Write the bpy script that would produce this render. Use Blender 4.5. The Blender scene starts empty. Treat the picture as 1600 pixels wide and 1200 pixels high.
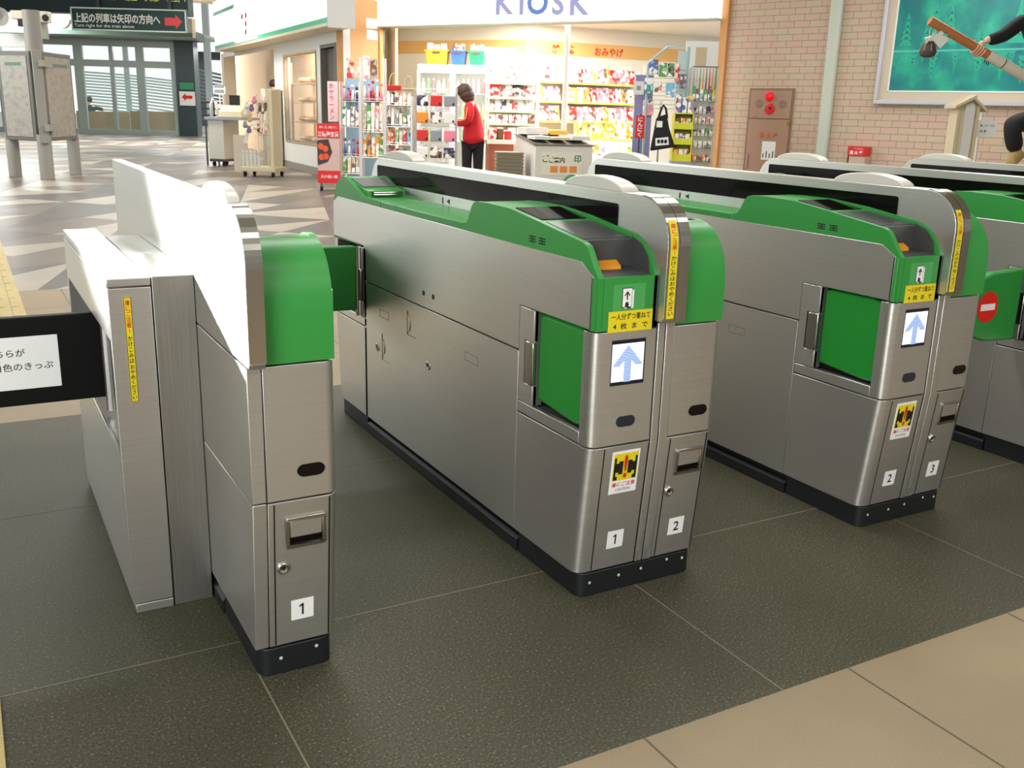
import bpy, bmesh, math, random
from mathutils import Vector, Matrix
random.seed(7)
C = bpy.context.scene.collection
SC = bpy.context.scene

# ------------------------------------------------------------------ camera
FPX, PITCH, YAW, ROLL, CAMH = 1526.111, 0.2726, 0.5131, 0.0275, 1.2608
_cy, _sy, _cp, _sp = math.cos(YAW), math.sin(YAW), math.cos(PITCH), math.sin(PITCH)
FWD = Vector((_sy*_cp, _cy*_cp, -_sp)); _r0 = Vector((_cy, -_sy, 0)); _u0 = _r0.cross(FWD)
RGT = math.cos(ROLL)*_r0 + math.sin(ROLL)*_u0
UPV = -math.sin(ROLL)*_r0 + math.cos(ROLL)*_u0
EYE = Vector((0, 0, CAMH))
cd = bpy.data.cameras.new('camera'); cam = bpy.data.objects.new('camera', cd); C.objects.link(cam)
cd.sensor_width = 36; cd.lens = FPX/1600*36; cd.clip_start = .05; cd.clip_end = 400
M = Matrix((RGT, UPV, -FWD)).transposed().to_4x4(); M.translation = EYE
cam.matrix_world = M
SC.camera = cam

# ------------------------------------------------------------------ look
vs = SC.view_settings
vs.view_transform = 'Standard'; vs.look = 'None'; vs.gamma = 1; vs.use_curve_mapping = False
vs.exposure = 0.0
SC.cycles.use_denoising = True
SC.cycles.max_bounces = 8
SC.cycles.caustics_reflective = False; SC.cycles.caustics_refractive = False
SC.cycles.sample_clamp_indirect = 6

# ------------------------------------------------------------------ daylight: bright open side of the concourse ahead, dim hall behind
w = bpy.data.worlds.new('world'); SC.world = w; w.use_nodes = True
nt = w.node_tree; nt.nodes.clear()
tc = nt.nodes.new('ShaderNodeTexCoord'); sx = nt.nodes.new('ShaderNodeSeparateXYZ')
nt.links.new(tc.outputs['Generated'], sx.inputs[0])
mr = nt.nodes.new('ShaderNodeMapRange'); mr.inputs['From Min'].default_value = -.1; mr.inputs['From Max'].default_value = .7
nt.links.new(sx.outputs['Y'], mr.inputs['Value'])
mx = nt.nodes.new('ShaderNodeMix'); mx.data_type = 'RGBA'
mx.inputs[6].default_value = (.40, .40, .385, 1); mx.inputs[7].default_value = (1.15, 1.25, 1.22, 1)
nt.links.new(mr.outputs[0], mx.inputs[0])
bg = nt.nodes.new('ShaderNodeBackground'); nt.links.new(mx.outputs[2], bg.inputs[0]); bg.inputs[1].default_value = 1.0
wo = nt.nodes.new('ShaderNodeOutputWorld'); nt.links.new(bg.outputs[0], wo.inputs[0])

def area(loc, target, sx_, sy_, power, color=(1, 1, 1), spread=180):
    l = bpy.data.lights.new('area_light', 'AREA'); l.shape = 'RECTANGLE'; l.size = sx_; l.size_y = sy_
    l.energy = power; l.color = color; l.spread = math.radians(spread)
    o = bpy.data.objects.new('area_light', l); C.objects.link(o); o.location = loc
    o.rotation_euler = (Vector(target)-Vector(loc)).to_track_quat('-Z', 'Y').to_euler(); return o
# rows of fluorescent ceiling lamps over the gates and the concourse
for (x, y, p) in [(0, -2.6, 45), (3.4, -2.6, 80), (1.2, .2, 18), (3.8, .2, 20), (2.0, 3.8, 80), (5.0, 4.0, 70), (1.0, 8, 105), (6, 8, 105), (9.5, 7, 90), (2, 13, 130), (5.5, 13.5, 120), (-2, 18, 230), (3, 21, 200), (1, 32, 600), (7, 32.5, 600)]:
    area((x, y, 3.9), (x, y, 0), 2.4, .5, p, (1, .99, .96))
# daylight through the glazed side far behind the gates
area((-5, 17, 3.2), (2, 6, .2), 6, 3, 260, (.93, 1, .98))
# cool daylight added for the gate fronts, its source unseen behind and to the left
area((-3.6, -2.2, 2.4), (.4, 2.2, .5), 3, 2, 320, (.93, .97, 1))
# low sun that reaches the fence end and the first gate between the pillars
sun = bpy.data.lights.new('low_sun', 'SPOT'); sun.energy = 15000; sun.spot_size = math.radians(7.4); sun.spot_blend = .8
sun.shadow_soft_size = .05; sun.color = (1, .985, .97)
so = bpy.data.objects.new('low_sun', sun); C.objects.link(so)
_t = Vector((.47, 2.25, .98)); so.location = _t + Vector((-2.3, 5.25, 1.5))
so.rotation_euler = (_t-so.location).to_track_quat('-Z', 'Y').to_euler()

# ------------------------------------------------------------------ helpers
def ray(u, v): return FWD + RGT*((u-800)/FPX) - UPV*((v-600)/FPX)
def on_z(z, u, v): d = ray(u, v); return EYE + d*((z-CAMH)/d.z)
def on_y(y, u, v): d = ray(u, v); return EYE + d*(y/d.y)
def on_x(x, u, v): d = ray(u, v); return EYE + d*(x/d.x)

class Frame:
    """a vertical wall plane: a runs along it, b into it, z up"""
    def __init__(s, o, ang):                     # ang: direction of a, degrees from +X
        s.o = Vector((o[0], o[1], 0)); r = math.radians(ang); s.ang = r
        s.d = Vector((math.cos(r), math.sin(r), 0)); s.n = Vector((-math.sin(r), math.cos(r), 0))
    def p(s, a, b, z): return s.o + s.d*a + s.n*b + Vector((0, 0, z))
    def at(s, u, v, b=0):
        q = ray(u, v); P0 = s.o + s.n*b; t = ((P0-EYE).dot(s.n))/q.dot(s.n); X = EYE+q*t
        return (X-s.o).dot(s.d), X.z
    def floor_at(s, u, v):
        X = on_z(0, u, v); return (X-s.o).dot(s.d), (X-s.o).dot(s.n)
WORLD = Frame((0, 0), 0)

ORG = {}; ROTZ = {}
def origin(o): return ORG.get(o.name, Vector((0, 0, 0))) if o else Vector((0, 0, 0))
def tag(o, label=None, cat=None, group=None, kind=None):
    if label: o['label'] = label
    if cat: o['category'] = cat
    if group: o['group'] = group
    if kind: o['kind'] = kind
    return o
def thing(name, label, cat, loc, group=None):
    o = bpy.data.objects.new(name, None); C.objects.link(o); o.location = loc; o.empty_display_size = .1
    ORG[o.name] = Vector(loc); return tag(o, label, cat, group)

class MB:
    """collects shapes in world coordinates; build() links them as one mesh object"""
    def __init__(s, fr=None): s.v = []; s.f = []; s.m = []; s.fr = fr or WORLD; s.cur = 0
    def add(s, pts, faces):
        n = len(s.v); s.v += [s.fr.p(*p) for p in pts]; s.f += [tuple(n+i for i in f) for f in faces]; s.m += [s.cur]*len(faces); return s
    def box(s, x0, x1, y0, y1, z0, z1):
        P = [(x0,y0,z0),(x1,y0,z0),(x1,y1,z0),(x0,y1,z0),(x0,y0,z1),(x1,y0,z1),(x1,y1,z1),(x0,y1,z1)]
        return s.add(P, [(0,3,2,1),(4,5,6,7),(0,1,5,4),(1,2,6,5),(2,3,7,6),(3,0,4,7)])
    def hexa(s, P): return s.add(P, [(0,3,2,1),(4,5,6,7),(0,1,5,4),(1,2,6,5),(2,3,7,6),(3,0,4,7)])
    def prism(s, poly, axis, a0, a1):
        """polygon extruded along axis; x: poly=(y,z), y: poly=(x,z), z: poly=(x,y)"""
        f = {'x': lambda p, a: (a, p[0], p[1]), 'y': lambda p, a: (p[0], a, p[1]), 'z': lambda p, a: (p[0], p[1], a)}[axis]
        n = len(poly); P = [f(p, a0) for p in poly]+[f(p, a1) for p in poly]
        ar = sum(poly[i][0]*poly[(i+1) % n][1]-poly[(i+1) % n][0]*poly[i][1] for i in range(n))
        fl = (ar > 0) != (axis == 'y'); fl = fl if a1 > a0 else not fl
        F = [tuple(range(n))[::-1], tuple(range(n, 2*n))] + [(i, (i+1) % n, n+(i+1) % n, n+i) for i in range(n)]
        if not fl: F = [t[::-1] for t in F]
        return s.add(P, F)
    def tube(s, pts, r, seg=8, caps=True):
        pts = [Vector(p) for p in pts]; n = len(pts); rs = r if isinstance(r, (list, tuple)) else [r]*n
        P = []; up = None
        for i, p in enumerate(pts):
            t = (pts[min(i+1, n-1)]-pts[max(i-1, 0)]).normalized()
            if up is None: up = Vector((0, 0, 1)) if abs(t.z) < .9 else Vector((1, 0, 0))
            a = t.cross(up).normalized(); b = a.cross(t).normalized(); up = b
            for k in range(seg):
                an = 2*math.pi*k/seg; P.append(tuple(p+(a*math.cos(an)+b*math.sin(an))*rs[i]))
        F = [(i*seg+k, i*seg+(k+1) % seg, (i+1)*seg+(k+1) % seg, (i+1)*seg+k) for i in range(n-1) for k in range(seg)]
        if caps: F += [tuple(range(seg))[::-1], tuple(range((n-1)*seg, n*seg))]
        return s.add(P, F)
    def lathe(s, c, prof, axis=(0, 0, 1), seg=20):
        """prof: (r, h) along axis from c"""
        ax = Vector(axis).normalized(); a = ax.orthogonal().normalized(); b = ax.cross(a); c = Vector(c); P = []
        for (r, h) in prof:
            for k in range(seg):
                an = 2*math.pi*k/seg; P.append(tuple(c+ax*h+(a*math.cos(an)+b*math.sin(an))*max(r, 1e-5)))
        n = len(prof)
        F = [(i*seg+k, i*seg+(k+1) % seg, (i+1)*seg+(k+1) % seg, (i+1)*seg+k) for i in range(n-1) for k in range(seg)]
        F += [tuple(range(seg))[::-1], tuple(range((n-1)*seg, n*seg))]
        return s.add(P, F)
    def ball(s, c, r, seg=10, rings=6, sq=(1, 1, 1)):
        P = []; F = []
        for i in range(rings+1):
            th = math.pi*i/rings
            for k in range(seg):
                ph = 2*math.pi*k/seg
                P.append((c[0]+r*sq[0]*math.sin(th)*math.cos(ph), c[1]+r*sq[1]*math.sin(th)*math.sin(ph), c[2]+r*sq[2]*math.cos(th)))
        for i in range(rings):
            for k in range(seg): F.append((i*seg+k, (i+1)*seg+k, (i+1)*seg+(k+1) % seg, i*seg+(k+1) % seg))
        return s.add(P, F)
    def build(s, name, mat, parent=None, bevel=0, smooth=False, bseg=2, at=None):
        me = bpy.data.meshes.new(name)
        if parent: O = origin(parent)
        elif at is not None: O = Vector(at)
        else:
            xs = [p.x for p in s.v]; ys = [p.y for p in s.v]; O = Vector(((min(xs)+max(xs))/2, (min(ys)+max(ys))/2, min(p.z for p in s.v)))
        R = None
        if not parent and abs(s.fr.ang) > 1e-6: R = Matrix.Rotation(-s.fr.ang, 3, 'Z')
        if parent and ROTZ.get(parent.name): R = Matrix.Rotation(-ROTZ[parent.name], 3, 'Z')
        me.from_pydata([tuple((R @ (p-O)) if R else (p-O)) for p in s.v], [], s.f)
        for m in (mat if isinstance(mat, (list, tuple)) else [mat]): me.materials.append(m)
        for i, q in enumerate(me.polygons): q.material_index = s.m[i]
        bm = bmesh.new(); bm.from_mesh(me); bmesh.ops.remove_doubles(bm, verts=bm.verts, dist=1e-6)
        bmesh.ops.recalc_face_normals(bm, faces=bm.faces); bm.to_mesh(me); bm.free()
        o = bpy.data.objects.new(name, me); C.objects.link(o); ORG[o.name] = O
        if parent: o.parent = parent; o.location = (0, 0, 0); ROTZ[o.name] = ROTZ.get(parent.name, 0)
        else:
            o.location = O
            if R: o.rotation_euler = (0, 0, s.fr.ang); ROTZ[o.name] = s.fr.ang
        for q in me.polygons: q.use_smooth = True
        if not smooth: me.set_sharp_from_angle(angle=math.radians(33))
        if bevel:
            b = o.modifiers.new('bevel', 'BEVEL'); b.width = bevel; b.segments = bseg; b.limit_method = 'ANGLE'; b.angle_limit = math.radians(35)
            b.harden_normals = False
        return o
def copy_tree(o, parent=None):
    c = o.copy(); C.objects.link(c); c.parent = parent; ORG[c.name] = ORG.get(o.name, Vector())
    for ch in list(o.children): copy_tree(ch, c)
    return c
def struct(o): o['kind'] = 'structure'; return o
def arc(cx, cy, r, a0, a1, n=8, ry=None):
    ry = r if ry is None else ry
    return [(cx+r*math.cos(math.radians(a0+(a1-a0)*i/n)), cy+ry*math.sin(math.radians(a0+(a1-a0)*i/n))) for i in range(n+1)]

def text(name, s, mat, parent, c, xd, up, h, w_=None, off=.0006, bold=0.0, line=1.0):
    """flat printed lettering centred on c, xd/up are its axes, h total height, w_ total width"""
    cu = bpy.data.curves.new(name, 'FONT'); cu.body = s; cu.size = 1; cu.align_x = 'CENTER'; cu.offset = bold; cu.resolution_u = 3
    cu.space_line = line
    t = bpy.data.objects.new(name, cu); C.objects.link(t)
    dg = bpy.context.evaluated_depsgraph_get(); dg.update()
    me = bpy.data.meshes.new_from_object(t.evaluated_get(dg)); bpy.data.objects.remove(t); bpy.data.curves.remove(cu)
    me.name = name
    if len(me.vertices) == 0: return None
    X = [v.co.x for v in me.vertices]; Y = [v.co.y for v in me.vertices]
    cx, cy = (min(X)+max(X))/2, (min(Y)+max(Y))/2; sy_ = h/max(max(Y)-min(Y), 1e-6); sx_ = (w_/(max(X)-min(X))) if w_ else sy_
    xd = Vector(xd).normalized(); up = Vector(up).normalized(); nn = xd.cross(up)
    O = origin(parent); c = Vector(c)
    for v in me.vertices: v.co = c + xd*((v.co.x-cx)*sx_) + up*((v.co.y-cy)*sy_) + nn*off - O
    me.materials.clear(); me.materials.append(mat)
    if parent and ROTZ.get(parent.name): me.transform(Matrix.Rotation(-ROTZ[parent.name], 4, 'Z'))
    o = bpy.data.objects.new(name, me); C.objects.link(o); o.parent = parent; ORG[o.name] = O
    if parent: ROTZ[o.name] = ROTZ.get(parent.name, 0)
    return o

# ------------------------------------------------------------------ materials
MATS = {}
def srgb(r, g, b):
    f = lambda c: (c/255/12.92) if c/255 <= .04045 else ((c/255+.055)/1.055)**2.4
    return (f(r), f(g), f(b), 1)
def mat(name, col, rough=.5, metal=0, spec=.5, emit=0, coat=0, trans=0, alpha=1):
    if name in MATS: return MATS[name]
    m = bpy.data.materials.new(name); m.use_nodes = True; b = m.node_tree.nodes['Principled BSDF']
    b.inputs['Base Color'].default_value = col; b.inputs['Roughness'].default_value = rough; b.inputs['Metallic'].default_value = metal
    b.inputs['Specular IOR Level'].default_value = spec; b.inputs['Coat Weight'].default_value = coat
    if emit: b.inputs['Emission Color'].default_value = col; b.inputs['Emission Strength'].default_value = emit
    if trans: b.inputs['Transmission Weight'].default_value = trans
    if alpha < 1: b.inputs['Alpha'].default_value = alpha
    MATS[name] = m; return m
def nodes(m): return m.node_tree.nodes, m.node_tree.links, m.node_tree.nodes['Principled BSDF']
def ramp(nt_, stops, inter='LINEAR'):
    r = nt_.new('ShaderNodeValToRGB'); r.color_ramp.interpolation = inter
    el = r.color_ramp.elements
    while len(el) < len(stops): el.new(.5)
    for e, (p, c) in zip(el, stops): e.position = p; e.color = c
    return r
def noise(n, l, scale, vec_scale=(1, 1, 1), detail=3, coord='Object'):
    tc = n.new('ShaderNodeTexCoord'); mp = n.new('ShaderNodeMapping'); mp.inputs['Scale'].default_value = vec_scale
    l.new(tc.outputs[coord], mp.inputs['Vector']); t = n.new('ShaderNodeTexNoise'); t.inputs['Scale'].default_value = scale
    t.inputs['Detail'].default_value = detail; l.new(mp.outputs[0], t.inputs['Vector']); return t
def brushed(name, c0, c1, vs_, rough=.33, metal=.84):
    m = mat(name, c0, rough, metal); n, l, b = nodes(m)
    t = noise(n, l, 1, vs_, 2); r = ramp(n, [(.25, c0), (.75, c1)]); l.new(t.outputs['Fac'], r.inputs[0]); l.new(r.outputs[0], b.inputs['Base Color'])
    mr = n.new('ShaderNodeMapRange'); mr.inputs['To Min'].default_value = rough-.05; mr.inputs['To Max'].default_value = rough+.07
    l.new(t.outputs['Fac'], mr.inputs['Value']); l.new(mr.outputs[0], b.inputs['Roughness'])
    tg = n.new('ShaderNodeTangent'); tg.direction_type = 'RADIAL'; tg.axis = 'Z'; l.new(tg.outputs[0], b.inputs['Tangent'])
    b.inputs['Anisotropic'].default_value = .65; b.inputs['Anisotropic Rotation'].default_value = .25
    return m
STEEL = brushed('brushed_steel_side', srgb(188, 186, 180), srgb(200, 198, 192), (5, 2, 500))
STEELX = brushed('brushed_steel_front', srgb(190, 187, 181), srgb(202, 199, 193), (2, 5, 500))
STEELV = brushed('brushed_steel_dark', srgb(150, 148, 142), srgb(165, 163, 156), (300, 300, 5), .32)
SATIN = mat('satin_steel', srgb(178, 175, 168), .22, 1)
CHROME = mat('polished_steel', srgb(215, 214, 210), .1, 1)
GREEN = mat('green_plastic', srgb(46, 139, 58), .38)
GREEND = mat('green_door_plastic', srgb(32, 134, 46), .34)
BLACK = mat('black_gap', srgb(12, 12, 13), .6)
PLINTH = mat('black_plinth', srgb(24, 25, 28), .42)
GLOSSB = mat('smoked_black_panel', srgb(12, 8, 9), .08, spec=.22)
DGREY = mat('dark_grey_panel', srgb(66, 66, 66), .3)
SCRG = mat('grey_screen', srgb(96, 98, 100), .22)
WHITE = mat('white_paint', srgb(228, 226, 220), .45)
PAPER = mat('white_sticker', srgb(235, 235, 232), .5)
YELLOW = mat('yellow_sticker', srgb(226, 205, 30), .45)
INK = mat('black_ink', srgb(20, 20, 22), .6)
REDINK = mat('red_ink', srgb(205, 45, 30), .5)
ORANGE = mat('orange_slot', srgb(222, 146, 34), .45)
LAMPW = mat('frosted_lamp_cover', srgb(204, 199, 188), .3)
SCREWM = mat('bright_screw', srgb(226, 226, 222), .3, .3)
RUBBER = mat('black_rubber', srgb(18, 18, 18), .7)
# ================================================================== ticket gates
GX, GY, GP = 1.3245, 1.945, 1.0693           # left face of the second gate, front plane, gate pitch
GW, GL = .408, 1.94
class GF:
    """gate-local frame; kind L: as seen, R: the other side turned half round; flip: counted from the far end"""
    ang = 0
    def __init__(s, X0, side='L', flip=False): s.X0 = X0; s.side = side; s.flip = flip
    def p(s, x, y, z):
        if s.flip: y = GL-y
        if s.side == 'R': x, y = GW-x*.84, GL-y
        return Vector((s.X0+x, GY+y, z))
def rcorner(x1, yb, r, yf=0):
    """plan outline of an end cover: rounded outer corner at x=0,y=yf"""
    return [(x1, yf)] + [(r-r*math.sin(math.radians(t)), yf+r-r*math.cos(math.radians(t))) for t in (0, 18, 36, 54, 72, 90)] + [(0, yb), (x1, yb)]
def loft(mb, secs):
    n = len(secs[0][0]); P = []
    for (pl, z) in secs: P += [(x, y, z) for (x, y) in pl]
    F = [tuple(range(n))[::-1], tuple(range((len(secs)-1)*n, len(secs)*n))]
    for k in range(len(secs)-1): F += [(k*n+i, k*n+(i+1) % n, (k+1)*n+(i+1) % n, (k+1)*n+i) for i in range(n)]
    return mb.add(P, F)

def gate_end(root, X0, side, flip, flap, front):
    """one end of one side: covers, hinge, flap"""
    fr = GF(X0, side, flip); x1 = .19
    m = MB(fr); loft(m, [(rcorner(x1, .372, .03, .035), .072), (rcorner(x1, .372, .03, 0), .434)])
    m.build('lower_end_cover', STEELX, root, bevel=.0015)
    m = MB(fr); loft(m, [(rcorner(x1, .05, .03), .438), (rcorner(x1, .05, .03), .738)])
    m.build('upper_end_cover', STEELX, root, bevel=.0015)
    m = MB(fr); m.box(0, .02, .05, .372, .438, .470); m.box(.02, .055, .03, .372, .438, .462)
    m.build('flap_sill', STEEL, root, bevel=.002)
    m = MB(fr); m.box(0, .03, .287, .372, .472, .742); m.box(-.003, .012, .287, .333, .655, .742); m.box(-.003, .012, .287, .333, .472, .53)
    hp = m.build('hinge_post', STEELX, root, bevel=.002)
    m = MB(fr); m.box(-.007, .006, .284, .328, .532, .653); m.build('hinge_leaf', SATIN, hp, bevel=.003)
    m = MB(fr); m.box(-.0015, .0, .3285, .338, .532, .653); m.build('hinge_slot', BLACK, hp)
    if flap == 'folded':
        m = MB(fr); pl = [(.281, .733), (.26, .736), (.09, .736), (.06, .731), (.02, .716), (.018, .50), (.04, .484), (.09, .478), (.281, .492)]
        m.prism(pl, 'x', .010, .036); m.build('flap_door', GREEND, root, bevel=.008)
    else:
        # swung out across the lane, hinged at the post
        x0, x1f = (-.295, -.02)
        m = MB(fr); pl = [(x1f, .745), (x0+.10, .738), (x0+.03, .715), (x0, .66), (x0, .56), (x0+.03, .505), (x0+.10, .482), (x1f, .475)]
        if flap == 'square': pl = [(x1f, .745), (x0+.01, .752), (x0, .74), (x0, .51), (x0+.01, .50), (x1f, .497)]
        m.prism(pl, 'y', .292, .325)
        fd = m.build('flap_door', GREEN, root, bevel=.006)
        m = MB(fr); m.tube([(-.012, .308, .472), (-.012, .308, .742)], .007); m.build('hinge_rod', BLACK if flap == 'closed' else SATIN, fd)
        if flap == 'closed':
            m = MB(fr); m.lathe((-.205, .2915, .612), [(0, 0), (.058, 0), (.058, .0008), (0, .0008)], (0, -1, 0), 28)
            sg = m.build('no_entry_disc', mat('no_entry_red', srgb(222, 40, 28), .4), fd)
            m = MB(fr); m.box(-.245, -.165, .2900, .2906, .600, .624); m.build('white_bar', PAPER, sg)

def gate_side(root, X0, side, flaps, detail):
    fr = GF(X0, side)
    # long stainless side panels
    m = MB(fr); m.prism([(.018, .744), (.018, .876), (.076, .906), (1.872, .912), (1.93, .888), (1.93, .752), (1.591, .752), (1.591, .617), (.374, .617), (.374, .744)], 'x', 0, .012)
    m.build('upper_side_panel', STEEL, root, bevel=.0012)
    m = MB(fr); m.box(0, .012, .3745, 1.5885, .072, .6125)
    sd = m.build('service_door', STEEL, root, bevel=.0012)
    if detail:
        def ring(y, z, r, nm, mt=CHROME):
            q = MB(fr); q.lathe((0.0005, y, z), [(0, 0), (r, 0), (r, .003), (r*.72, .004), (r*.6, .0015), (0, .0015)], (-1, 0, 0), 18); return q.build(nm, mt, sd, smooth=False)
        for (y, z) in ((.988, .422), (1.455, .383)):
            k = ring(y, z, .016, 'lock'); q = MB(fr); q.lathe((-.001, y, z), [(0, 0), (.006, 0), (.006, .002), (0, .002)], (-1, 0, 0), 12); q.build('keyhole', BLACK, k)
        for (y, z, h) in ((1.165, .535, .085), (1.405, .395, .10)):
            q = MB(fr); q.box(-.0012, .0005, y-.003, y+.003, z-h/2, z+h/2); q.box(-.0012, .0005, y-.07, y, z-h/2, z-h/2+.0015); lt = q.build('latch_flap', DGREY, sd)
            q = MB(fr); q.prism([(y-.006, z-.03)]+[(y-.006-.02*math.sin(math.radians(t)), z-.03*math.cos(math.radians(t))) for t in range(20, 180, 20)]+[(y-.006, z+.03)], 'x', -.002, .0005); q.build('finger_pull', SATIN, lt)
        for (y, z) in ((1.385, .521), (.665, .521)):
            q = MB(fr)
            for (a0, a1, b0, b1) in ((y-.044, y+.044, z-.014, z-.0125), (y-.044, y+.044, z+.0125, z+.014), (y-.044, y-.0425, z-.014, z+.014), (y+.0425, y+.044, z-.014, z+.014)): q.box(-.0006, .0004, a0, a1, b0, b1)
            q.build('sticker_outline', mat('faint_line', srgb(128, 126, 120), .5, .5), sd)
        for y in (1.027, .95):
            q = MB(fr); q.lathe((.0005, y, .664), [(0, 0), (.009, 0), (.009, .0015), (0, .0015)], (-1, 0, 0), 14); q.build('sensor_hole', BLACK, root)
    # green top: entry hump in front, flat middle, exit hump behind
    ll = [(0, .742), (0, .874), (.01, .884), (.028, .905), (.045, .93), (.058, .946), (.075, .953), (.30, .982), (.45, 1.0), (.58, 1.003), (.655, 1.001), (.675, .996), (.69, .982), (.71, .945), (.725, .932), (.745, .929), (.745, .742)]
    lr = [(0, .742), (0, .876), (.008, .893), (.03, .925), (.06, .949), (.10, .966), (.30, .992), (.45, 1.004), (.58, 1.004), (.655, 1.001), (.675, .996), (.69, .982), (.71, .945), (.725, .932), (.745, .929), (.745, .742)]
    lc = [(.105, .742), (.105, .955), (.30, .980), (.45, .999), (.58, 1.002), (.655, 1.0), (.675, .995), (.69, .982), (.71, .945), (.725, .932), (.745, .929), (.745, .742)]
    m = MB(fr); m.prism(ll, 'x', .004, .021); m.prism(lr, 'x', .173, .19); m.prism(lc, 'x', .021, .173)
    loft(m, [(rcorner(.19, .024, .02), .742), (rcorner(.19, .024, .02), .874)])
    hump = m.build('entry_hump', GREEN, root, bevel=.003)
    m = MB(fr); m.prism([(.012, .80), (.012, .872), (.02, .876), (.105, .884), (.105, .80)], 'x', .021, .173)
    m.prism([(.096, .884), (.096, .9535), (.106, .9555), (.106, .884)], 'x', .021, .173)
    m.prism([(.02, .876), (.03, .905), (.06, .945), (.104, .955), (.104, .876)], 'x', .0205, .024); m.prism([(.02, .876), (.03, .915), (.06, .945), (.104, .960), (.104, .876)], 'x', .17, .1735)
    sl = m.build('ticket_slot_bay', DGREY, hump)
    m = MB(fr); m.prism([(.072, .882), (.074, .891), (.0965, .903), (.0965, .882)], 'x', .055, .12); m.build('orange_ticket_slot', ORANGE, sl)
    for (a, b, mt, nm) in ((.108, .285, DGREY, 'card_reader_panel'), (.315, .455, GLOSSB, 'display_window')):
        f_ = lambda y: .955+(y-.105)*(.980-.955)/.195 if y < .3 else .980+(y-.3)*(.019/.15)
        m = MB(fr); m.prism([(a, f_(a)-.002), (a, f_(a)+.0025), (b, f_(b)+.0025), (b, f_(b)-.002)], 'x', .024, .168); m.build(nm, mt, hump)
    if detail:
        for y in (.272, .323):
            q = MB(fr)
            for k in range(3): q.box(.0034, .0042, y-.017, y+.017, .923+k*.007, .9265+k*.007)
            q.box(.0034, .0042, y-.002, y+.002, .923, .9405)
            q.build('speaker_grille', BLACK, hump)
    m = MB(fr); m.prism([(.747, .75), (.747, .929), (1.268, .931), (1.268, .75)], 'x', .004, .19); m.prism([(1.272, .75), (1.272, .931), (1.42, .932), (1.42, .75)], 'x', .004, .19)
    m.build('green_top_cover', GREEN, root, bevel=.003)
    back = [(1.421, .75), (1.421, .932), (1.60, .934), (1.63, .942), (1.785, .992), (1.80, .9945), (1.825, .994), (1.85, .988), (1.875, .976), (1.897, .958), (1.915, .935), (1.928, .908), (1.936, .878), (1.94, .84), (1.94, .742)]
    bc = [(1.421, .75), (1.421, .930), (1.585, .932), (1.59, .955), (1.63, .957), (1.80, .988), (1.825, .9935), (1.85, .988), (1.875, .976), (1.897, .958), (1.915, .935), (1.928, .908), (1.936, .878), (1.94, .84), (1.94, .742)]
    m = MB(fr); m.prism(back, 'x', .004, .022); m.prism(back, 'x', .172, .19); m.prism(bc, 'x', .022, .172)
    eh = m.build('exit_hump', GREEN, root, bevel=.007, bseg=3)
    m = MB(fr); m.prism([(1.665, .9645), (1.665, .9665), (1.79, .9895), (1.79, .987)], 'x', .03, .164); m.build('exit_screen', SCRG, eh)
    m = MB(fr); m.box(.035, .155, 1.578, 1.587, .936, .953); es = m.build('ticket_outlet', mat('brown_slot', srgb(92, 60, 38), .4), eh)
    m = MB(fr); m.tube([(.038, 1.575, .942), (.152, 1.575, .942)], .0035); m.tube([(.038, 1.572, .950), (.152, 1.572, .950)], .003); m.build('outlet_bar', CHROME, es)
    gate_end(root, X0, side, False, flaps[0], True); gate_end(root, X0, side, True, flaps[1], False)

def gate_fin(root, X0, x0, x1, half_name, plain=False, y1=1.975):
    fr = GF(X0); r = .115
    zb_ = .742 if plain else .757
    pf = [(-.025, zb_), (-.035, zb_+.011)] + [(-.035+r-r*math.cos(math.radians(t)), 1.064-r+r*math.sin(math.radians(t))) for t in range(0, 91, 10)]
    pf += ([(y1, 1.064), (y1, .742)] if plain else [(y1-r+r*math.sin(math.radians(t)), 1.064-r+r*math.cos(math.radians(t))) for t in range(0, 91, 10)] + [(y1, .757)])
    m = MB(fr); m.prism(pf, 'x', x0, x1); return m.build(half_name, STEEL, root, bevel=.0025)
def fin_edge(root, X0, x0, x1):
    """polished band that wraps the rounded nose of the fin"""
    fr = GF(X0); r = .1165; c = -.0365+r
    out = [(-.0365, .757)] + [(c-r*math.cos(math.radians(t)), 1.064+.0015-r+r*math.sin(math.radians(t))) for t in range(0, 91, 6)]
    inn = [(y+.0015, z) if i < 2 else (c-(r-.002)*math.cos(math.radians((i-1)*6)), 1.0655-r+(r-.002)*math.sin(math.radians((i-1)*6))) for i, (y, z) in enumerate(out)]
    m = MB(fr)
    for i in range(len(out)-1): m.prism([out[i], out[i+1], inn[i+1], inn[i]], 'x', x0, x1)
    return m.build('fin_nose_band', SATIN, root)
def dome(root, X0, x0, x1, y0, y1, h=.036):
    fr = GF(X0); c = (y0+y1)/2; a = (y1-y0)/2
    pl = [(c+a*math.cos(math.radians(t)), 1.062+h*math.sin(math.radians(t))) for t in range(180, -1, -10)]
    m = MB(fr); m.prism(pl, 'x', x0, x1); return m.build('status_lamp', LAMPW, root, bevel=.006, bseg=3)
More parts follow.
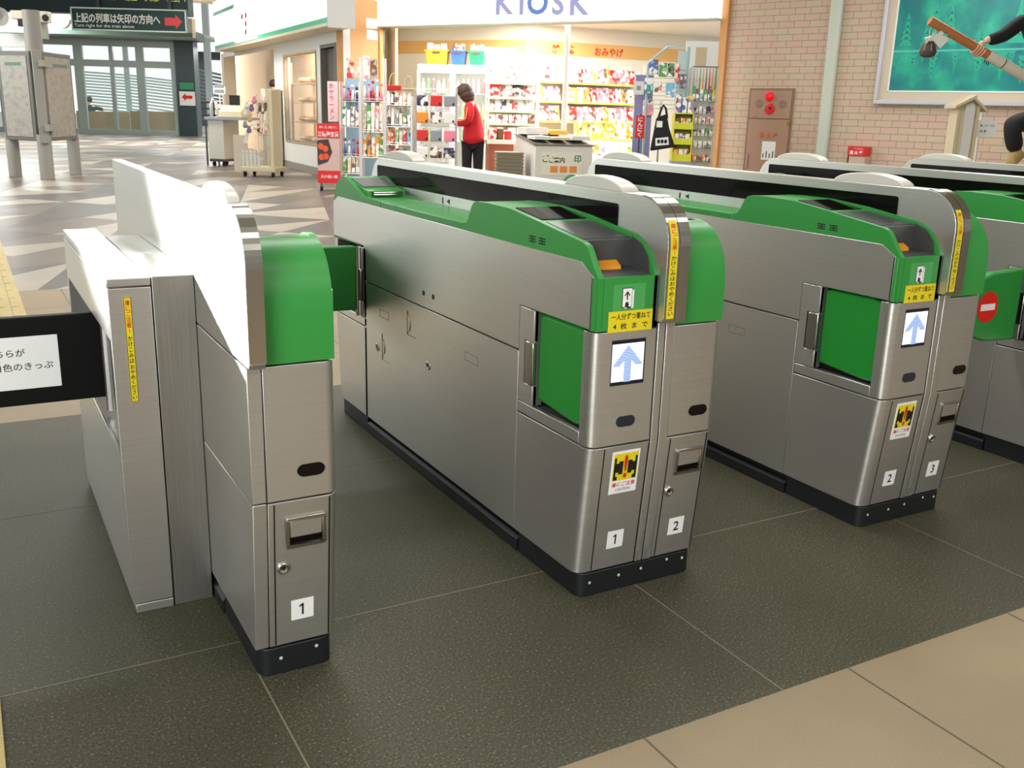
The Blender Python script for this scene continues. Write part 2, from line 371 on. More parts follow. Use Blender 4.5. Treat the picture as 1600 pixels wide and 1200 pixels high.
def number_sticker(root, X0, xc, digit, w=.052):
    fr = GF(X0); yk = lambda z: .035*(.434-z)/.362
    z0, z1 = .131, .183
    m = MB(fr); m.hexa([(xc-w/2, yk(z0)-.0008, z0), (xc+w/2, yk(z0)-.0008, z0), (xc+w/2, yk(z0)+.001, z0), (xc-w/2, yk(z0)+.001, z0), (xc-w/2, yk(z1)-.0008, z1), (xc+w/2, yk(z1)-.0008, z1), (xc+w/2, yk(z1)+.001, z1), (xc-w/2, yk(z1)+.001, z1)])
    s = m.build('number_sticker', PAPER, root); s['label'] = 'white square sticker reading %s' % digit
    zc = .157; c = fr.p(xc, yk(zc)-.0008, zc)
    if digit == '1':
        m = MB(fr); pl = [(-.0015, -.0145), (.0025, -.0145), (.0025, .0145), (-.0005, .0145), (-.0075, .0095), (-.0075, .006), (-.0015, .009)]
        P = [(xc+x, yk(zc+z)-.0016, zc+z) for x, z in pl]+[(xc+x, yk(zc+z)-.0006, zc+z) for x, z in pl]; n = len(pl)
        m.add(P, [tuple(range(n)), tuple(range(n, 2*n))[::-1]]+[(i, (i+1) % n, n+(i+1) % n, n+i) for i in range(n)]); m.build('digit', INK, s)
    else: text('digit', digit, INK, s, c, (1, 0, 0), (0, .035/-.362*-1*-1, 1), .029, bold=.012)
    return s
def yk(z): return .035*(.434-z)/.362
UPK = Vector((0, -.0967, 1)).normalized()    # up along the raked lower front
def front_right(root, X0, digit):
    fr = GF(X0)
    m = MB(fr); m.prism([(.346+.0165*math.cos(math.radians(t))+(.0145 if -90 <= t <= 90 else -.0145), .500+.0145*math.sin(math.radians(t))) for t in list(range(-90, 91, 15))+list(range(90, 271, 15))], 'y', -.0012, .003)
    m.build('sensor_window', GLOSSB, root)
    # access door outline, pull handle, lock
    m = MB(fr)
    for x in (.262, .386): m.hexa([(x-.0016, yk(.075)-.0006, .075), (x+.0016, yk(.075)-.0006, .075), (x+.0016, yk(.075)+.002, .075), (x-.0016, yk(.075)+.002, .075), (x-.0016, yk(.43)-.0006, .43), (x+.0016, yk(.43)-.0006, .43), (x+.0016, yk(.43)+.002, .43), (x-.0016, yk(.43)+.002, .43)])
    m.build('door_gap', BLACK, root)
    zc = .357; c = Vector((.332, yk(zc), zc)); n_ = Vector((0, -1, -.0967)).normalized()
    def q(x, u, d): v = c+Vector((x, 0, 0))+UPK*u+n_*d; return (v.x, v.y, v.z)
    def slab(mb, x0, x1, u0, u1, d0, d1): mb.hexa([q(x0, u0, d1), q(x1, u0, d1), q(x1, u0, d0), q(x0, u0, d0), q(x0, u1, d1), q(x1, u1, d1), q(x1, u1, d0), q(x0, u1, d0)])
    m = MB(fr)
    slab(m, -.044, .044, .030, .038, -.001, .006); slab(m, -.044, .044, -.038, -.030, -.001, .006); slab(m, -.044, -.036, -.03, .03, -.001, .006); slab(m, .036, .044, -.03, .03, -.001, .006)
    h = m.build('pull_handle', SATIN, root, bevel=.002)
    m = MB(fr); slab(m, -.036, .036, -.03, -.012, -.001, .0012); m.build('handle_recess', GLOSSB, h)
    m = MB(fr); slab(m, -.036, .036, -.012, .03, -.001, .004); m.build('handle_plate', STEELX, h, bevel=.002)
    zc = .272; m = MB(fr); c2 = (.281, yk(zc), zc); m.lathe(c2, [(0, -.002), (.0145, -.002), (.0145, .004), (.010, .006), (.007, .003), (0, .003)], tuple(n_), 20)
    k = m.build('lock', CHROME, root, smooth=True); m = MB(fr); m.lathe(tuple(Vector(c2)+n_*.0031), [(0, 0), (.004, 0), (.004, .001), (0, .001)], tuple(n_), 10); m.build('keyhole', BLACK, k)
    number_sticker(root, X0, .324, digit)
def strip_sticker(root, X0, x0, x1, z0, z1, chars_red, chars_blk, y=-.0375, curved=True):
    m = MB(GF(X0)); zs = [z0+(z1-z0)*i/14 for i in range(15)]; r = .1165; zc = 1.0655-r; c = -.0365+r
    yy = lambda z: (y if z <= zc else c-math.sqrt(max(r*r-(z-zc)**2, 1e-6))-.001) if curved else y
    for a, b in zip(zs[:-1], zs[1:]): m.hexa([(x0, yy(a), a), (x1, yy(a), a), (x1, yy(a)+.001, a), (x0, yy(a)+.001, a), (x0, yy(b), b), (x1, yy(b), b), (x1, yy(b)+.001, b), (x0, yy(b)+.001, b)])
    s = m.build('warning_sticker', YELLOW, root); s['label'] = 'narrow yellow vertical warning sticker'
    n = len(chars_red)+len(chars_blk); st = (z1-z0-.012)/n
    for part, chars, k0 in (('red_lettering', chars_red, 0), ('black_lettering', chars_blk, len(chars_red))):
        za = z1-.006-st*k0; zb = za-st*len(chars); zm = (za+zb)/2
        t = text(part, '\n'.join(chars), REDINK if part[0] == 'r' else INK, s, GF(X0).p((x0+x1)/2, 0, zm), (1, 0, 0), (0, 0, 1), (za-zb)*.97, (x1-x0)*.72, off=0, bold=.01)
        for v in t.data.vertices: v.co.y = GF(X0).p(0, yy(v.co.z+0*1) - .0006, 0).y - origin(root).y
    return s

def full_gate(X0, flaps, label, dl, dr):
    root = thing('ticket_gate', label, 'ticket gate', (X0+GW/2, GY+GL/2, 0), 'ticket gates in the row')
    m = MB(GF(X0)); m.box(.058, .350, .052, 1.888, .072, .86); m.box(.013, .395, .40, 1.56, .072, .90); m.box(.1885, .2475, .045, 1.89, .07, .80)
    m.build('inner_cabinet', BLACK, root)
    gate_side(root, X0, 'L', flaps, True); gate_side(root, X0, 'R', ('folded', 'folded'), False)
    base_parts(root, X0)
    gate_fin(root, X0, .182, .2152, 'fin'); gate_fin(root, X0, .2168, .250, 'fin')
    fin_edge(root, X0, .1822, .215); fin_edge(root, X0, .217, .2498)
    for (xa, xb) in ((.1803, .183), (.249, .2517)):
        m = MB(GF(X0)); y0, y1, z0, z1, r = .185, 1.90, .966, 1.034, .010
        pl = arc(y0+r, z0+r, r, 180, 270, 4)+arc(y1-r, z0+r, r, 270, 360, 4)+arc(y1-r, z1-r, r, 0, 90, 4)+arc(y0+r, z1-r, r, 90, 180, 4)
        m.prism(pl, 'x', xa, xb); m.build('fin_window', GLOSSB, root)
    m = MB(GF(X0)); m.box(.1812, .1818, 1.266, 1.274, .935, .957); m.prism([(1.212, .937), (1.212, .955), (1.237, .946)], 'x', .1812, .1818); m.build('arrow_mark', INK, root)
    dome(root, X0, .189, .243, .18, .47); dome(root, X0, .189, .243, 1.555, 1.86)
    for (xa, xb) in ((.1925, .2145), (.2185, .2465)):
        m = MB(GF(X0)); m.prism([(-.004, .436), (-.004, .752), (.06, .752), (.06, .072), (.031, .072)], 'x', xa, xb); m.build('centre_strip', STEELX, root, bevel=.002)
    # entry side front: ticket picture, yellow notice, display, sensor, caution sticker
    fr = GF(X0)
    m = MB(fr); m.box(.05, .147, -.0006, .002, .791, .857); pn = m.build('picture_panel', mat('pale_green_panel', srgb(72, 158, 82), .4), root)
    m = MB(fr)
    for (u0, u1, w0, w1, d0) in ((.0845, .1125, .7955, .8425, -.0007), (.0775-.0015, .1055+.0010, .7985, .8478, -.0011)): m.box(u0, u1, d0, d0+.0003, w0, w1)
    m.build('picture_outline', INK, pn)
    m = MB(fr)
    for (dx, dy, dz) in ((.007, -.0010, -.004), (0, -.0014, 0)):
        pl = [(.078+dx, .800+dz), (.086+dx, .800+dz)]+[(.0915+dx+.0055*math.cos(math.radians(t)), .806+dz+.007*math.sin(math.radians(t))) for t in range(180, -1, -30)]+[(.097+dx, .800+dz), (.105+dx, .800+dz), (.105+dx, .846+dz), (.078+dx, .846+dz)]
        m.prism(pl, 'y', dy, dy+.0006)
    tp = m.build('ticket_picture', PAPER, pn)
    m = MB(fr); m.prism([(.0915-.0085, .829), (.0915, .840), (.0915+.0085, .829), (.0915+.0055, .8275), (.0931, .8345), (.0931, .818), (.0899, .818), (.0899, .8345), (.0915-.0055, .8275)], 'y', -.0022, -.0015); m.build('arrow', INK, tp)
    m = MB(fr); m.box(.039, .173, -.0010, .002, .737, .790); yn = m.build('notice', YELLOW, root); yn['label'] = 'yellow notice below the ticket picture'
    text('lettering', '一人分ずつ重ねて', INK, yn, fr.p(.106, -.001, .776), (1, 0, 0), (0, 0, 1), .0165, .118, bold=.012)
    text('lettering', '4  枚  ま  で', INK, yn, fr.p(.106, -.001, .752), (1, 0, 0), (0, 0, 1), .016, .106, bold=.012)
    m = MB(fr); m.box(.054, .158, -.0008, .003, .598, .716); sc = m.build('display', mat('display_bezel', srgb(18, 18, 34), .3), root)
    m = MB(fr); m.box(.056, .1535, -.0014, 0, .608, .706); pa = m.build('display_screen', DISPLAY, sc)
    m = MB(fr); ax = .1045
    for i in range(24):
        z = .700-i*.0040; hw = min(.045, (i+.7)*.0036) if i < 13 else 0
        segs = []
        if i < 13:
            inner = max(0, (i-6.5)*.0036*1.15)
            if inner > .013: segs = [(-hw, -inner), (inner, hw), (-.011, .011)]
            else: segs = [(-hw, hw)]
        else: segs = [(-.011, .011)]
        for (a, b) in segs: m.box(ax+a, ax+b, -.0019, -.0013, z-.0026, z)
    m.build('display_arrow', DISPBLUE, pa)
    m = MB(fr); m.prism([(.109+.0145*math.cos(math.radians(t))+(.015 if -90 <= t <= 90 else -.015), .500+.0145*math.sin(math.radians(t))) for t in list(range(-90, 91, 15))+list(range(90, 271, 15))], 'y', -.0012, .003)
    m.build('sensor_window', mat('blue_black_lens', srgb(28, 34, 46), .15), root)
    m = MB(fr)
    for x in (.050, .1905): m.hexa([(x-.0016, yk(.075)-.0006, .075), (x+.0016, yk(.075)-.0006, .075), (x+.0016, yk(.075)+.002, .075), (x-.0016, yk(.075)+.002, .075), (x-.0016, yk(.43)-.0006, .43), (x+.0016, yk(.43)-.0006, .43), (x+.0016, yk(.43)+.002, .43), (x-.0016, yk(.43)+.002, .43)])
    m.build('door_gap', BLACK, root)
    def plate(nm, mt, par, x0, x1, z0, z1, d):
        m = MB(fr); m.hexa([(x0, yk(z0)-d, z0), (x1, yk(z0)-d, z0), (x1, yk(z0)+.001, z0), (x0, yk(z0)+.001, z0), (x0, yk(z1)-d, z1), (x1, yk(z1)-d, z1), (x1, yk(z1)+.001, z1), (x0, yk(z1)+.001, z1)]); return m.build(nm, mt, par)
    cs = plate('caution_sticker', PAPER, root, .077, .165, .296, .418, .0008); cs['label'] = 'white caution sticker with yellow picture'
    py = plate('yellow_picture', YELLOW, cs, .083, .160, .334, .411, .0014)
    m = MB(fr); d = lambda z: yk(z)-.0022
    for sgn in (-1, 1):
        for (x0, x1, z0, z1) in ((.008, .021, .352, .389), (.021, .033, .358, .384), (.030, .036, .340, .400), (.024, .036, .336, .346)):
            a, b = .1215+sgn*x0, .1215+sgn*x1; a, b = min(a, b), max(a, b)
            m.hexa([(a, d(z0), z0), (b, d(z0), z0), (b, d(z0)+.0006, z0), (a, d(z0)+.0006, z0), (a, d(z1), z1), (b, d(z1), z1), (b, d(z1)+.0006, z1), (a, d(z1)+.0006, z1)])
    m.build('gate_symbol', INK, py)
    text('exclamation_mark', '!', REDINK, py, fr.p(.1215, yk(.373)-.0025, .373), (1, 0, 0), UPK, .066, .011, bold=.02)
    text('lettering', '扉にご注意', REDINK, cs, fr.p(.1215, yk(.3225)-.0008, .3225), (1, 0, 0), UPK, .013, .074, bold=.015)
    text('lettering', 'CAUTION', INK, cs, fr.p(.1215, yk(.307)-.0008, .307), (1, 0, 0), UPK, .007, .046)
    if dl: number_sticker(root, X0, .118, dl)
    if dr: front_right(root, X0, dr)
    strip_sticker(root, X0, .188, .211, .768, 1.012, '扉にご注意!', 'かけこみはおやめください')
    return root
def base_parts(root, X0, x0=.012, x1=.396):
    fr = GF(X0); r = .03
    pl = arc(x0+r, .033+r, r, 180, 270, 4)+arc(x1-r, .033+r, r, 270, 360, 4)+[(x1, .36), (x0, .36)]
    m = MB(fr); m.prism(pl, 'z', 0, .068); m.build('plinth', PLINTH, root, bevel=.002)
    pl = arc(x0+r, 1.907-r, r, 180, 90, 4)+arc(x1-r, 1.907-r, r, 90, 0, 4)+[(x1, 1.60), (x0, 1.60)]
    m = MB(fr); m.prism(pl, 'z', 0, .068); m.build('plinth', PLINTH, root, bevel=.002)
    m = MB(fr); m.box(x0+.025, x1-.02, .36, 1.60, 0, .072); m.build('plinth_core', BLACK, root)
    for x, s in ((x0-.004, 1), (x1+.004, -1)):
        if x1 < .3 and s == 1: continue
        m = MB(fr); m.prism([(x, .002), (x, .036), (x+s*.010, .044), (x+s*.022, .044), (x+s*.022, .002)], 'y', .366, 1.594); m.build('kick_rail', PLINTH, root)
    for (x, z) in (((x0+.035, .040), (x0+.13, .042), (x0+.205, .046), (x1-.09, .055), (x1-.035, .048)) if x1-x0 > .3 else ((x0+.05, .04), (x1-.04, .05))):
        m = MB(fr); m.lathe((x, .0335, z), [(0, 0), (.0042, 0), (.0042, .0012), (0, .0018)], (0, -1, 0), 8); m.build('screw', SCREWM, root)

DISPLAY = mat('lit_display', (.80, .88, 1, 1), .4, emit=.8, spec=.2)
DISPBLUE = mat('lit_display_blue', srgb(78, 118, 190), .4, emit=.45, spec=.2)
FLAPS2 = ('folded', 'square')
gate2 = full_gate(GX, FLAPS2, 'stainless and green ticket gate with stickers 1 and 2 on its front', '1', '2')
gate3 = full_gate(GX+GP, ('folded', 'square'), 'stainless and green ticket gate with stickers 2 and 3 on its front', '2', '3')
gate4 = full_gate(GX+2*GP, ('closed', 'folded'), 'ticket gate whose green flap shows a red no-entry disc', '3', '4')
def gate_copy(src, X0, label):
    c = copy_tree(src); c.location.x += X0; c['label'] = label; return c
gate5 = gate_copy(gate3, GP*2, 'ticket gate nearest the framed teal picture, behind the no-entry gate')
def drop(o, names):
    for ch in list(o.children):
        if ch.name.split('.')[0] in names: 
            for g in list(ch.children): 
                for h in list(g.children): bpy.data.objects.remove(h)
                bpy.data.objects.remove(g)
            bpy.data.objects.remove(ch)
drop(gate4, ('number_sticker',)); drop(gate5, ('number_sticker',))

# ------------------------------------------------------------------ the half gate with sticker 1 only
X1 = GX-GP
half = thing('ticket_gate', 'half ticket gate with plain glaring steel side and sticker 1 alone', 'ticket gate', (X1+.31, GY+GL/2, 0), 'ticket gates in the row')
m = MB(GF(X1)); m.box(.247, .350, .052, 1.7, .072, .86); m.box(.26, .395, .40, 1.56, .072, .90); m.build('inner_cabinet', BLACK, half)
gate_side(half, X1, 'R', ('folded', 'folded'), False)
base_parts(half, X1, .222, .396)
m = MB(GF(X1)); m.prism([(.035, .072), (0, .436), (1.75, .436), (1.75, .072)], 'x', .2155, .2465); m.build('lower_side_plate', STEEL, half, bevel=.002)
m = MB(GF(X1)); m.prism([(0, .4385), (0, .738), (1.75, .738), (1.75, .4385)], 'x', .2155, .2465); m.build('upper_side_plate', STEEL, half, bevel=.002)
gate_fin(half, X1, .2155, .250, 'fin', plain=True, y1=1.75)
fin_edge(half, X1, .2157, .2498)
dome(half, X1, .2185, .2465, .10, .35)
front_right(half, X1, '1')

# ------------------------------------------------------------------ steel fence end beside the half gate, and the black board it carries
fe = thing('fence_end', 'stainless fence end box with yellow sticker beside the half gate', 'fence end', (.375, 2.95, 0))
Y0, Y1 = 2.41, 3.42
m = MB(); m.box(.281, .370, Y0+.012, Y1, .026, .425); m.box(.272, .370, Y0, Y0+.0118, .026, .838); m.box(.35, .370, Y0+.012, Y1, .425, .838); m.box(.272, .370, Y1-.012, Y1, .425, .838)
m.build('box_body', STEELX, fe, bevel=.002)
m = MB(); m.box(.272, .284, Y0+.012, Y1-.012, .712, .838); m.build('upper_side_plate', STEEL, fe, bevel=.0015)
m = MB(); m.box(.272, .2808, Y0+.012, Y1-.02, .028, .43); m.build('lower_side_plate', STEEL, fe, bevel=.0015)
m = MB(); m.box(.272, .370, Y0, Y1, .841, .860); m.build('top_cap', STEEL, fe, bevel=.002)
m = MB(); m.box(.278, .370, Y0, Y1, 0, .024); m.build('foot', STEELX, fe, bevel=.002)
m = MB(); m.box(.373, .4695, Y0+.004, Y1-.2, 0.0, .860); m.build('filler_panel', STEELV, fe, bevel=.0015)
ys = MB(); ys.box(.306, .3235, Y0-.001, Y0, .560, .817); s_ = ys.build('warning_sticker', YELLOW, fe); s_['label'] = 'narrow yellow vertical warning sticker'
text('red_lettering', '\n'.join('扉にご注意!'), REDINK, s_, (.3148, Y0-.001, .770), (1, 0, 0), (0, 0, 1), .080, .0115, bold=.015)
text('black_lettering', '\n'.join('かけこみは'), INK, s_, (.3148, Y0-.001, .690), (1, 0, 0), (0, 0, 1), .066, .0105, bold=.012)
text('black_lettering', '\n'.join('おやめください'), INK, s_, (.3148, Y0-.001, .610), (1, 0, 0), (0, 0, 1), .086, .0105, bold=.012)
m = MB(); pl = [(.306, .560), (.3235, .560), (.3235, .817), (.306, .817)]
for (x0, x1, z0, z1) in ((.3065, .3075, .561, .816), (.322, .323, .561, .816), (.3065, .323, .561, .562), (.3065, .323, .815, .816)): m.box(x0, x1, Y0-.0016, Y0-.0009, z0, z1)
m.build('sticker_border', INK, s_)

YB = 2.80
bb = thing('barrier_board', 'black barrier board with white ticket notice at the fence end', 'sign board', (-.2, YB, .47))
m = MB(); m.box(-1.0, .345, YB, YB+.03, .470, .708); m.build('board', mat('black_board', srgb(7, 7, 8), .5, spec=.2), bb, bevel=.004)
m = MB(); m.box(-.42, .184, YB-.0012, YB, .515, .657); nt_ = m.build('white_notice', PAPER, bb, bevel=.004)
text('lettering', 'こちらが', INK, nt_, (.056, YB-.0012, .615), (1, 0, 0), (0, 0, 1), .020, .094, bold=.006)
text('lettering', 'これは白色のきっぷ', INK, nt_, (.060, YB-.0012, .577), (1, 0, 0), (0, 0, 1), .021, .215, bold=.006)
m = MB(); m.tube([(.300, YB-.03, .44), (.300, YB-.03, .70)], .012); m.build('bracket', STEELV, bb)
# ================================================================== floor
def stone(name, c0, c1, c2, scale=260, rough=.42):
    m = mat(name, c0, rough, spec=.3); n, l, b = nodes(m)
    t = noise(n, l, scale, detail=4); r = ramp(n, [(.33, c0), (.47, c1), (.58, c1), (.74, c2)]); l.new(t.outputs['Fac'], r.inputs[0])
    t2 = noise(n, l, 2.2, detail=5); mr = n.new('ShaderNodeMapRange'); mr.inputs['To Min'].default_value = .74; mr.inputs['To Max'].default_value = 1.18; l.new(t2.outputs['Fac'], mr.inputs['Value'])
    mu = n.new('ShaderNodeMix'); mu.data_type = 'RGBA'; mu.blend_type = 'MULTIPLY'; mu.inputs[0].default_value = 1
    l.new(r.outputs[0], mu.inputs[6]); l.new(mr.outputs[0], mu.inputs[7]); l.new(mu.outputs[2], b.inputs['Base Color'])
    mr2 = n.new('ShaderNodeMapRange'); mr2.inputs['To Min'].default_value = rough-.08; mr2.inputs['To Max'].default_value = rough+.1; l.new(t.outputs['Fac'], mr2.inputs['Value']); l.new(mr2.outputs[0], b.inputs['Roughness'])
    return m
DARKF = stone('dark_green_granite', srgb(42, 43, 32), srgb(72, 71, 54), srgb(142, 134, 106), 170, .52)
BEIGEF = stone('beige_tile', srgb(138, 121, 95), srgb(150, 133, 106), srgb(164, 148, 122), 300, .5)
GREYF = stone('grey_tile', srgb(86, 83, 79), srgb(96, 92, 87), srgb(104, 101, 96), 300, .36)
BROWNF = stone('brown_tile', srgb(108, 98, 88), srgb(117, 106, 96), srgb(126, 115, 104), 300, .36)
CREAMF = stone('cream_tile', srgb(160, 149, 134), srgb(168, 158, 143), srgb(178, 168, 153), 300, .36)
JOINT = mat('pale_joint', srgb(126, 122, 98), .7)
JOINTD = mat('dark_joint', srgb(92, 84, 62), .7)
FL = MB(); XA, XB = -9, 14
YD0, YD1, YT = 1.402, 4.24, 7.3
def quad(mb, x0, x1, y0, y1, k, z=0): mb.cur = k; mb.add([(x0, y0, z), (x1, y0, z), (x1, y1, z), (x0, y1, z)], [(0, 1, 2, 3)])
quad(FL, XA, XB, -6, YD0, 1); quad(FL, XA, XB, YD0, YD1, 0); quad(FL, XA, XB, YD1, YT, 1)
# harlequin of three tile colours beyond
e1 = Vector((.76, .86)); e2 = Vector((.42, -.47)); rnd = random.Random(3)
def cell(i, j): return Vector((2.0, 9.0)) + e1*i*1.1 + e2*j*1.0
def clip(poly, ymin):
    out = []
    for k in range(len(poly)):
        a, b = poly[k], poly[(k+1) % len(poly)]
        if a[1] >= ymin: out.append(a)
        if (a[1] >= ymin) != (b[1] >= ymin): t = (ymin-a[1])/(b[1]-a[1]); out.append((a[0]+t*(b[0]-a[0]), ymin))
    return out
for i in range(-34, 50):
    for j in range(-60, 60):
        A, B, D, E_ = cell(i, j), cell(i+1, j), cell(i+1, j+1), cell(i, j+1)
        for q, tri in enumerate(((A, B, E_), (B, D, E_)) if (i+j) % 2 else ((A, B, D), (A, D, E_))):
            c = (tri[0]+tri[1]+tri[2])/3
            if not (-12 < c.x < 13 and YT-2 < c.y < 46): continue
            pl = clip([tuple(p) for p in tri], YT)
            if len(pl) < 3: continue
            FL.cur = rnd.choice((2, 2, 3, 4)) if q else rnd.choice((2, 3, 3, 4))
            FL.add([(x, y, 0) for x, y in pl], [tuple(range(len(pl)))])
# joints lie a hair above the slabs
FL.cur = 5
def strip(x0, y0, x1, y1, w, k, z=.0006):
    FL.cur = k; d = Vector((x1-x0, y1-y0)).normalized(); n = Vector((-d.y, d.x))*w/2
    FL.add([(x0-n.x, y0-n.y, z), (x1-n.x, y1-n.y, z), (x1+n.x, y1+n.y, z), (x0+n.x, y0+n.y, z)], [(0, 1, 2, 3)])
for k in range(-8, 12): strip(.4794+1.0446*k, YD0, .4794+1.0446*k, YD1, .004, 5)
for y in (2.158, 3.205): strip(XA, y, XB, y, .004, 5)
for k in range(-14, 20):
    strip(1.1319+.6*k, -6, 1.1319+.6*k, YD0-.002, .005, 6); strip(1.1319+.6*k, YD1, 1.1319+.6*k, YT, .005, 6)
for y in (YD0-.6, YD0-1.2, YD0-1.8, YD1+.6, YD1+1.2, YD1+1.8, YD1+2.4): strip(XA, y, XB, y, .005, 6)
struct(FL.build('floor', [DARKF, BEIGEF, GREYF, BROWNF, CREAMF, JOINT, JOINTD], at=(0, 0, 0)))
# tactile paving strips
TACT = stone('yellow_tactile', srgb(186, 166, 108), srgb(194, 174, 116), srgb(204, 186, 134), 120, .45)
def tactile(x0, x1, y0, y1, label):
    m = MB(); m.box(x0, x1, y0, y1, .0008, .004)
    nx = int((x1-x0)/.30+.5)
    y = y0
    while y < y1-.05:
        ye = min(y+.30, y1)
        for k in range(nx):
            xx = x0+k*.30
            for b in range(4): m.box(xx+.02+b*.07, xx+.055+b*.07, y+.01, ye-.01, .004, .009)
        y += .30
    o = m.build('tactile_paving', TACT, bevel=.001); tag(o, label, 'tactile paving'); return o
tactile(-.33, .27, 4.6, 13.5, 'long yellow tactile paving strip running past the fence end to the hall')
tactile(-.343, -.043, .4, 2.155, 'short yellow tactile paving strip ending in front of the black barrier board')
# ceiling over the hall
m = MB(); m.box(-14, 22, -8, 34, 4.3, 4.5); struct(m.build('ceiling', mat('white_ceiling', srgb(222, 220, 212), .7)))
# ================================================================== building around the concourse
FH = Vector((FWD.x, FWD.y, 0)).normalized(); YAWDEG = math.degrees(YAW)
def CF(depth, ang=None, u=800):
    """a vertical plane facing the gates at a given depth along the line of sight, through pixel column u"""
    d = ray(u, 600); t = depth/1.0; X = EYE + d*t
    return Frame((X.x, X.y), -YAWDEG if ang is None else ang)
def rect(fr, u0, v0, u1, v1, b=0):
    um, vm = (u0+u1)/2, (v0+v1)/2
    return fr.at(u0, vm, b)[0], fr.at(u1, vm, b)[0], fr.at(um, v1, b)[1], fr.at(um, v0, b)[1]
def px(fr, u, b=0, v=150): return fr.at(u, v, b)[0]
def pz(fr, v, u, b=0): return fr.at(u, v, b)[1]
def slab(name, fr, r, b0, b1, mt, parent=None, bevel=0):
    m = MB(fr); m.box(r[0], r[1], b0, b1, r[2], r[3]); return m.build(name, mt, parent, bevel=bevel)

KF = Frame((6.754, 16.835), -60)
AKB = px(KF, 1122)
BW = Frame(KF.p(AKB, 0, 0)[:2], -72.2)
BK = Frame((5.82, 16.35), -93)
OW = Frame((5.82, 16.35), 27.4); OWL = 1.052

# brick wall -----------------------------------------------------------------
def brick_mat():
    m = mat('pinkish_brick_tile', srgb(196, 170, 148), .6); n, l, b = nodes(m)
    tc = n.new('ShaderNodeTexCoord'); sp = n.new('ShaderNodeSeparateXYZ'); cb = n.new('ShaderNodeCombineXYZ')
    l.new(tc.outputs['Object'], sp.inputs[0]); l.new(sp.outputs['X'], cb.inputs['X']); l.new(sp.outputs['Z'], cb.inputs['Y'])
    t = n.new('ShaderNodeTexBrick'); t.offset = .37; t.inputs['Scale'].default_value = 1
    t.inputs['Color1'].default_value = srgb(196, 178, 152); t.inputs['Color2'].default_value = srgb(202, 168, 152); t.inputs['Mortar'].default_value = srgb(140, 116, 96)
    t.inputs['Mortar Size'].default_value = .0032; t.inputs['Brick Width'].default_value = .23; t.inputs['Row Height'].default_value = .0845; t.inputs['Bias'].default_value = -.15
    l.new(cb.outputs[0], t.inputs['Vector']); l.new(t.outputs['Color'], b.inputs['Base Color'])
    bp = n.new('ShaderNodeBump'); bp.inputs['Strength'].default_value = .5; bp.inputs['Distance'].default_value = .004; bp.invert = True
    l.new(t.outputs['Fac'], bp.inputs['Height']); l.new(bp.outputs[0], b.inputs['Normal']); return m
m = MB(BW); m.box(.10, 9, 0, .25, 0, 4.3); struct(m.build('wall_right', brick_mat()))
ORW = mat('orange_panel', srgb(206, 150, 92), .55)
m = MB(BW); m.box(-.02, .10, -.06, .2, 0, 4.3); struct(m.build('trim_1', ORW, bevel=.004))
m = MB(OW); m.box(0, OWL-.16, 0, .15, 0, 4.3); struct(m.build('wall_orange', ORW))
m = MB(OW); m.box(OWL-.16, OWL-.06, -.03, .12, 0, 4.3); struct(m.build('trim_2', mat('tan_post', srgb(222, 176, 112), .5), bevel=.01))
m = MB(OW); m.box(OWL-.05, OWL+.06, -.03, .10, 0, 4.3); struct(m.build('trim_3', SATIN, bevel=.01))
# down pipe cover on the brick wall
r = rect(BW, 1283, 0, 1309, 200)
a0 = px(BW, 1290, 0, 120); a1 = px(BW, 1308, 0, 120)
m = MB(BW); m.box(a0, a1, -.092, -.002, 0, 4.3); dp = m.build('pipe_cover', mat('grey_green_paint', srgb(196, 204, 188), .4), bevel=.03, bseg=3); tag(dp, 'pale grey vertical pipe cover on the brick wall', 'pipe')
# fire hydrant cabinet
HB = mat('brown_cabinet_paint', srgb(168, 134, 112), .45); RED = mat('signal_red', srgb(216, 32, 32), .35); REDG = mat('red_lamp_glass', srgb(236, 20, 28), .12, emit=.35)
a0, a1 = px(BW, 1173, 0, 137), px(BW, 1243, 0, 139); zt = pz(BW, 138, 1208); zm = pz(BW, 186, 1205)
hc = thing('fire_hydrant_cabinet', 'brown fire hydrant cabinet with red lamp set in the brick wall', 'fire hydrant', BW.p((a0+a1)/2, 0, .08))
m = MB(BW); m.box(a0, a1, -.02, 0, .08, zt); m.build('cabinet_frame', mat('cabinet_edge', srgb(140, 108, 90), .5), hc, bevel=.004)
m = MB(BW); m.box(a0+.03, a1-.03, -.03, -.02, zm+.008, zt-.03); up_ = m.build('upper_panel', HB, hc, bevel=.003)
m = MB(BW); m.box(a0+.03, a1-.03, -.03, -.02, .10, zm-.008); lo_ = m.build('lower_door', HB, hc, bevel=.003)
def disc(fr, u, v, rad, b, th, name, mt, par, prof=None):
    a, z = fr.at(u, v, b); c = fr.p(a, b, z); m = MB(); m.lathe(c, prof or [(0, 0), (rad, 0), (rad, th), (rad*.8, th*1.3), (0, th*1.3)], -fr.n, 20); return m.build(name, mt, par, smooth=prof is not None)
disc(BW, 1203, 151, .06, -.03, .05, 'alarm_lamp', REDG, hc, [(0, 0), (.062, 0), (.062, .02), (.055, .045), (.035, .066), (0, .072)])
k = disc(BW, 1203, 170, .075, -.03, .012, 'call_button', RED, hc); disc(BW, 1203, 169, .018, -.045, .006, 'push_knob', BLACK, k)
for u, v in ((1186, 162), (1223, 163)): disc(BW, u, v, .058, -.03, .004, 'speaker_grille', mat('grille_grey', srgb(138, 118, 102), .6), up_)
disc(BW, 1180, 182, .012, -.03, .006, 'lock', CHROME, up_)
r = rect(BW, 1229, 190, 1235, 196, -.03); slab('door_latch', BW, r, -.036, -.03, CHROME, lo_)
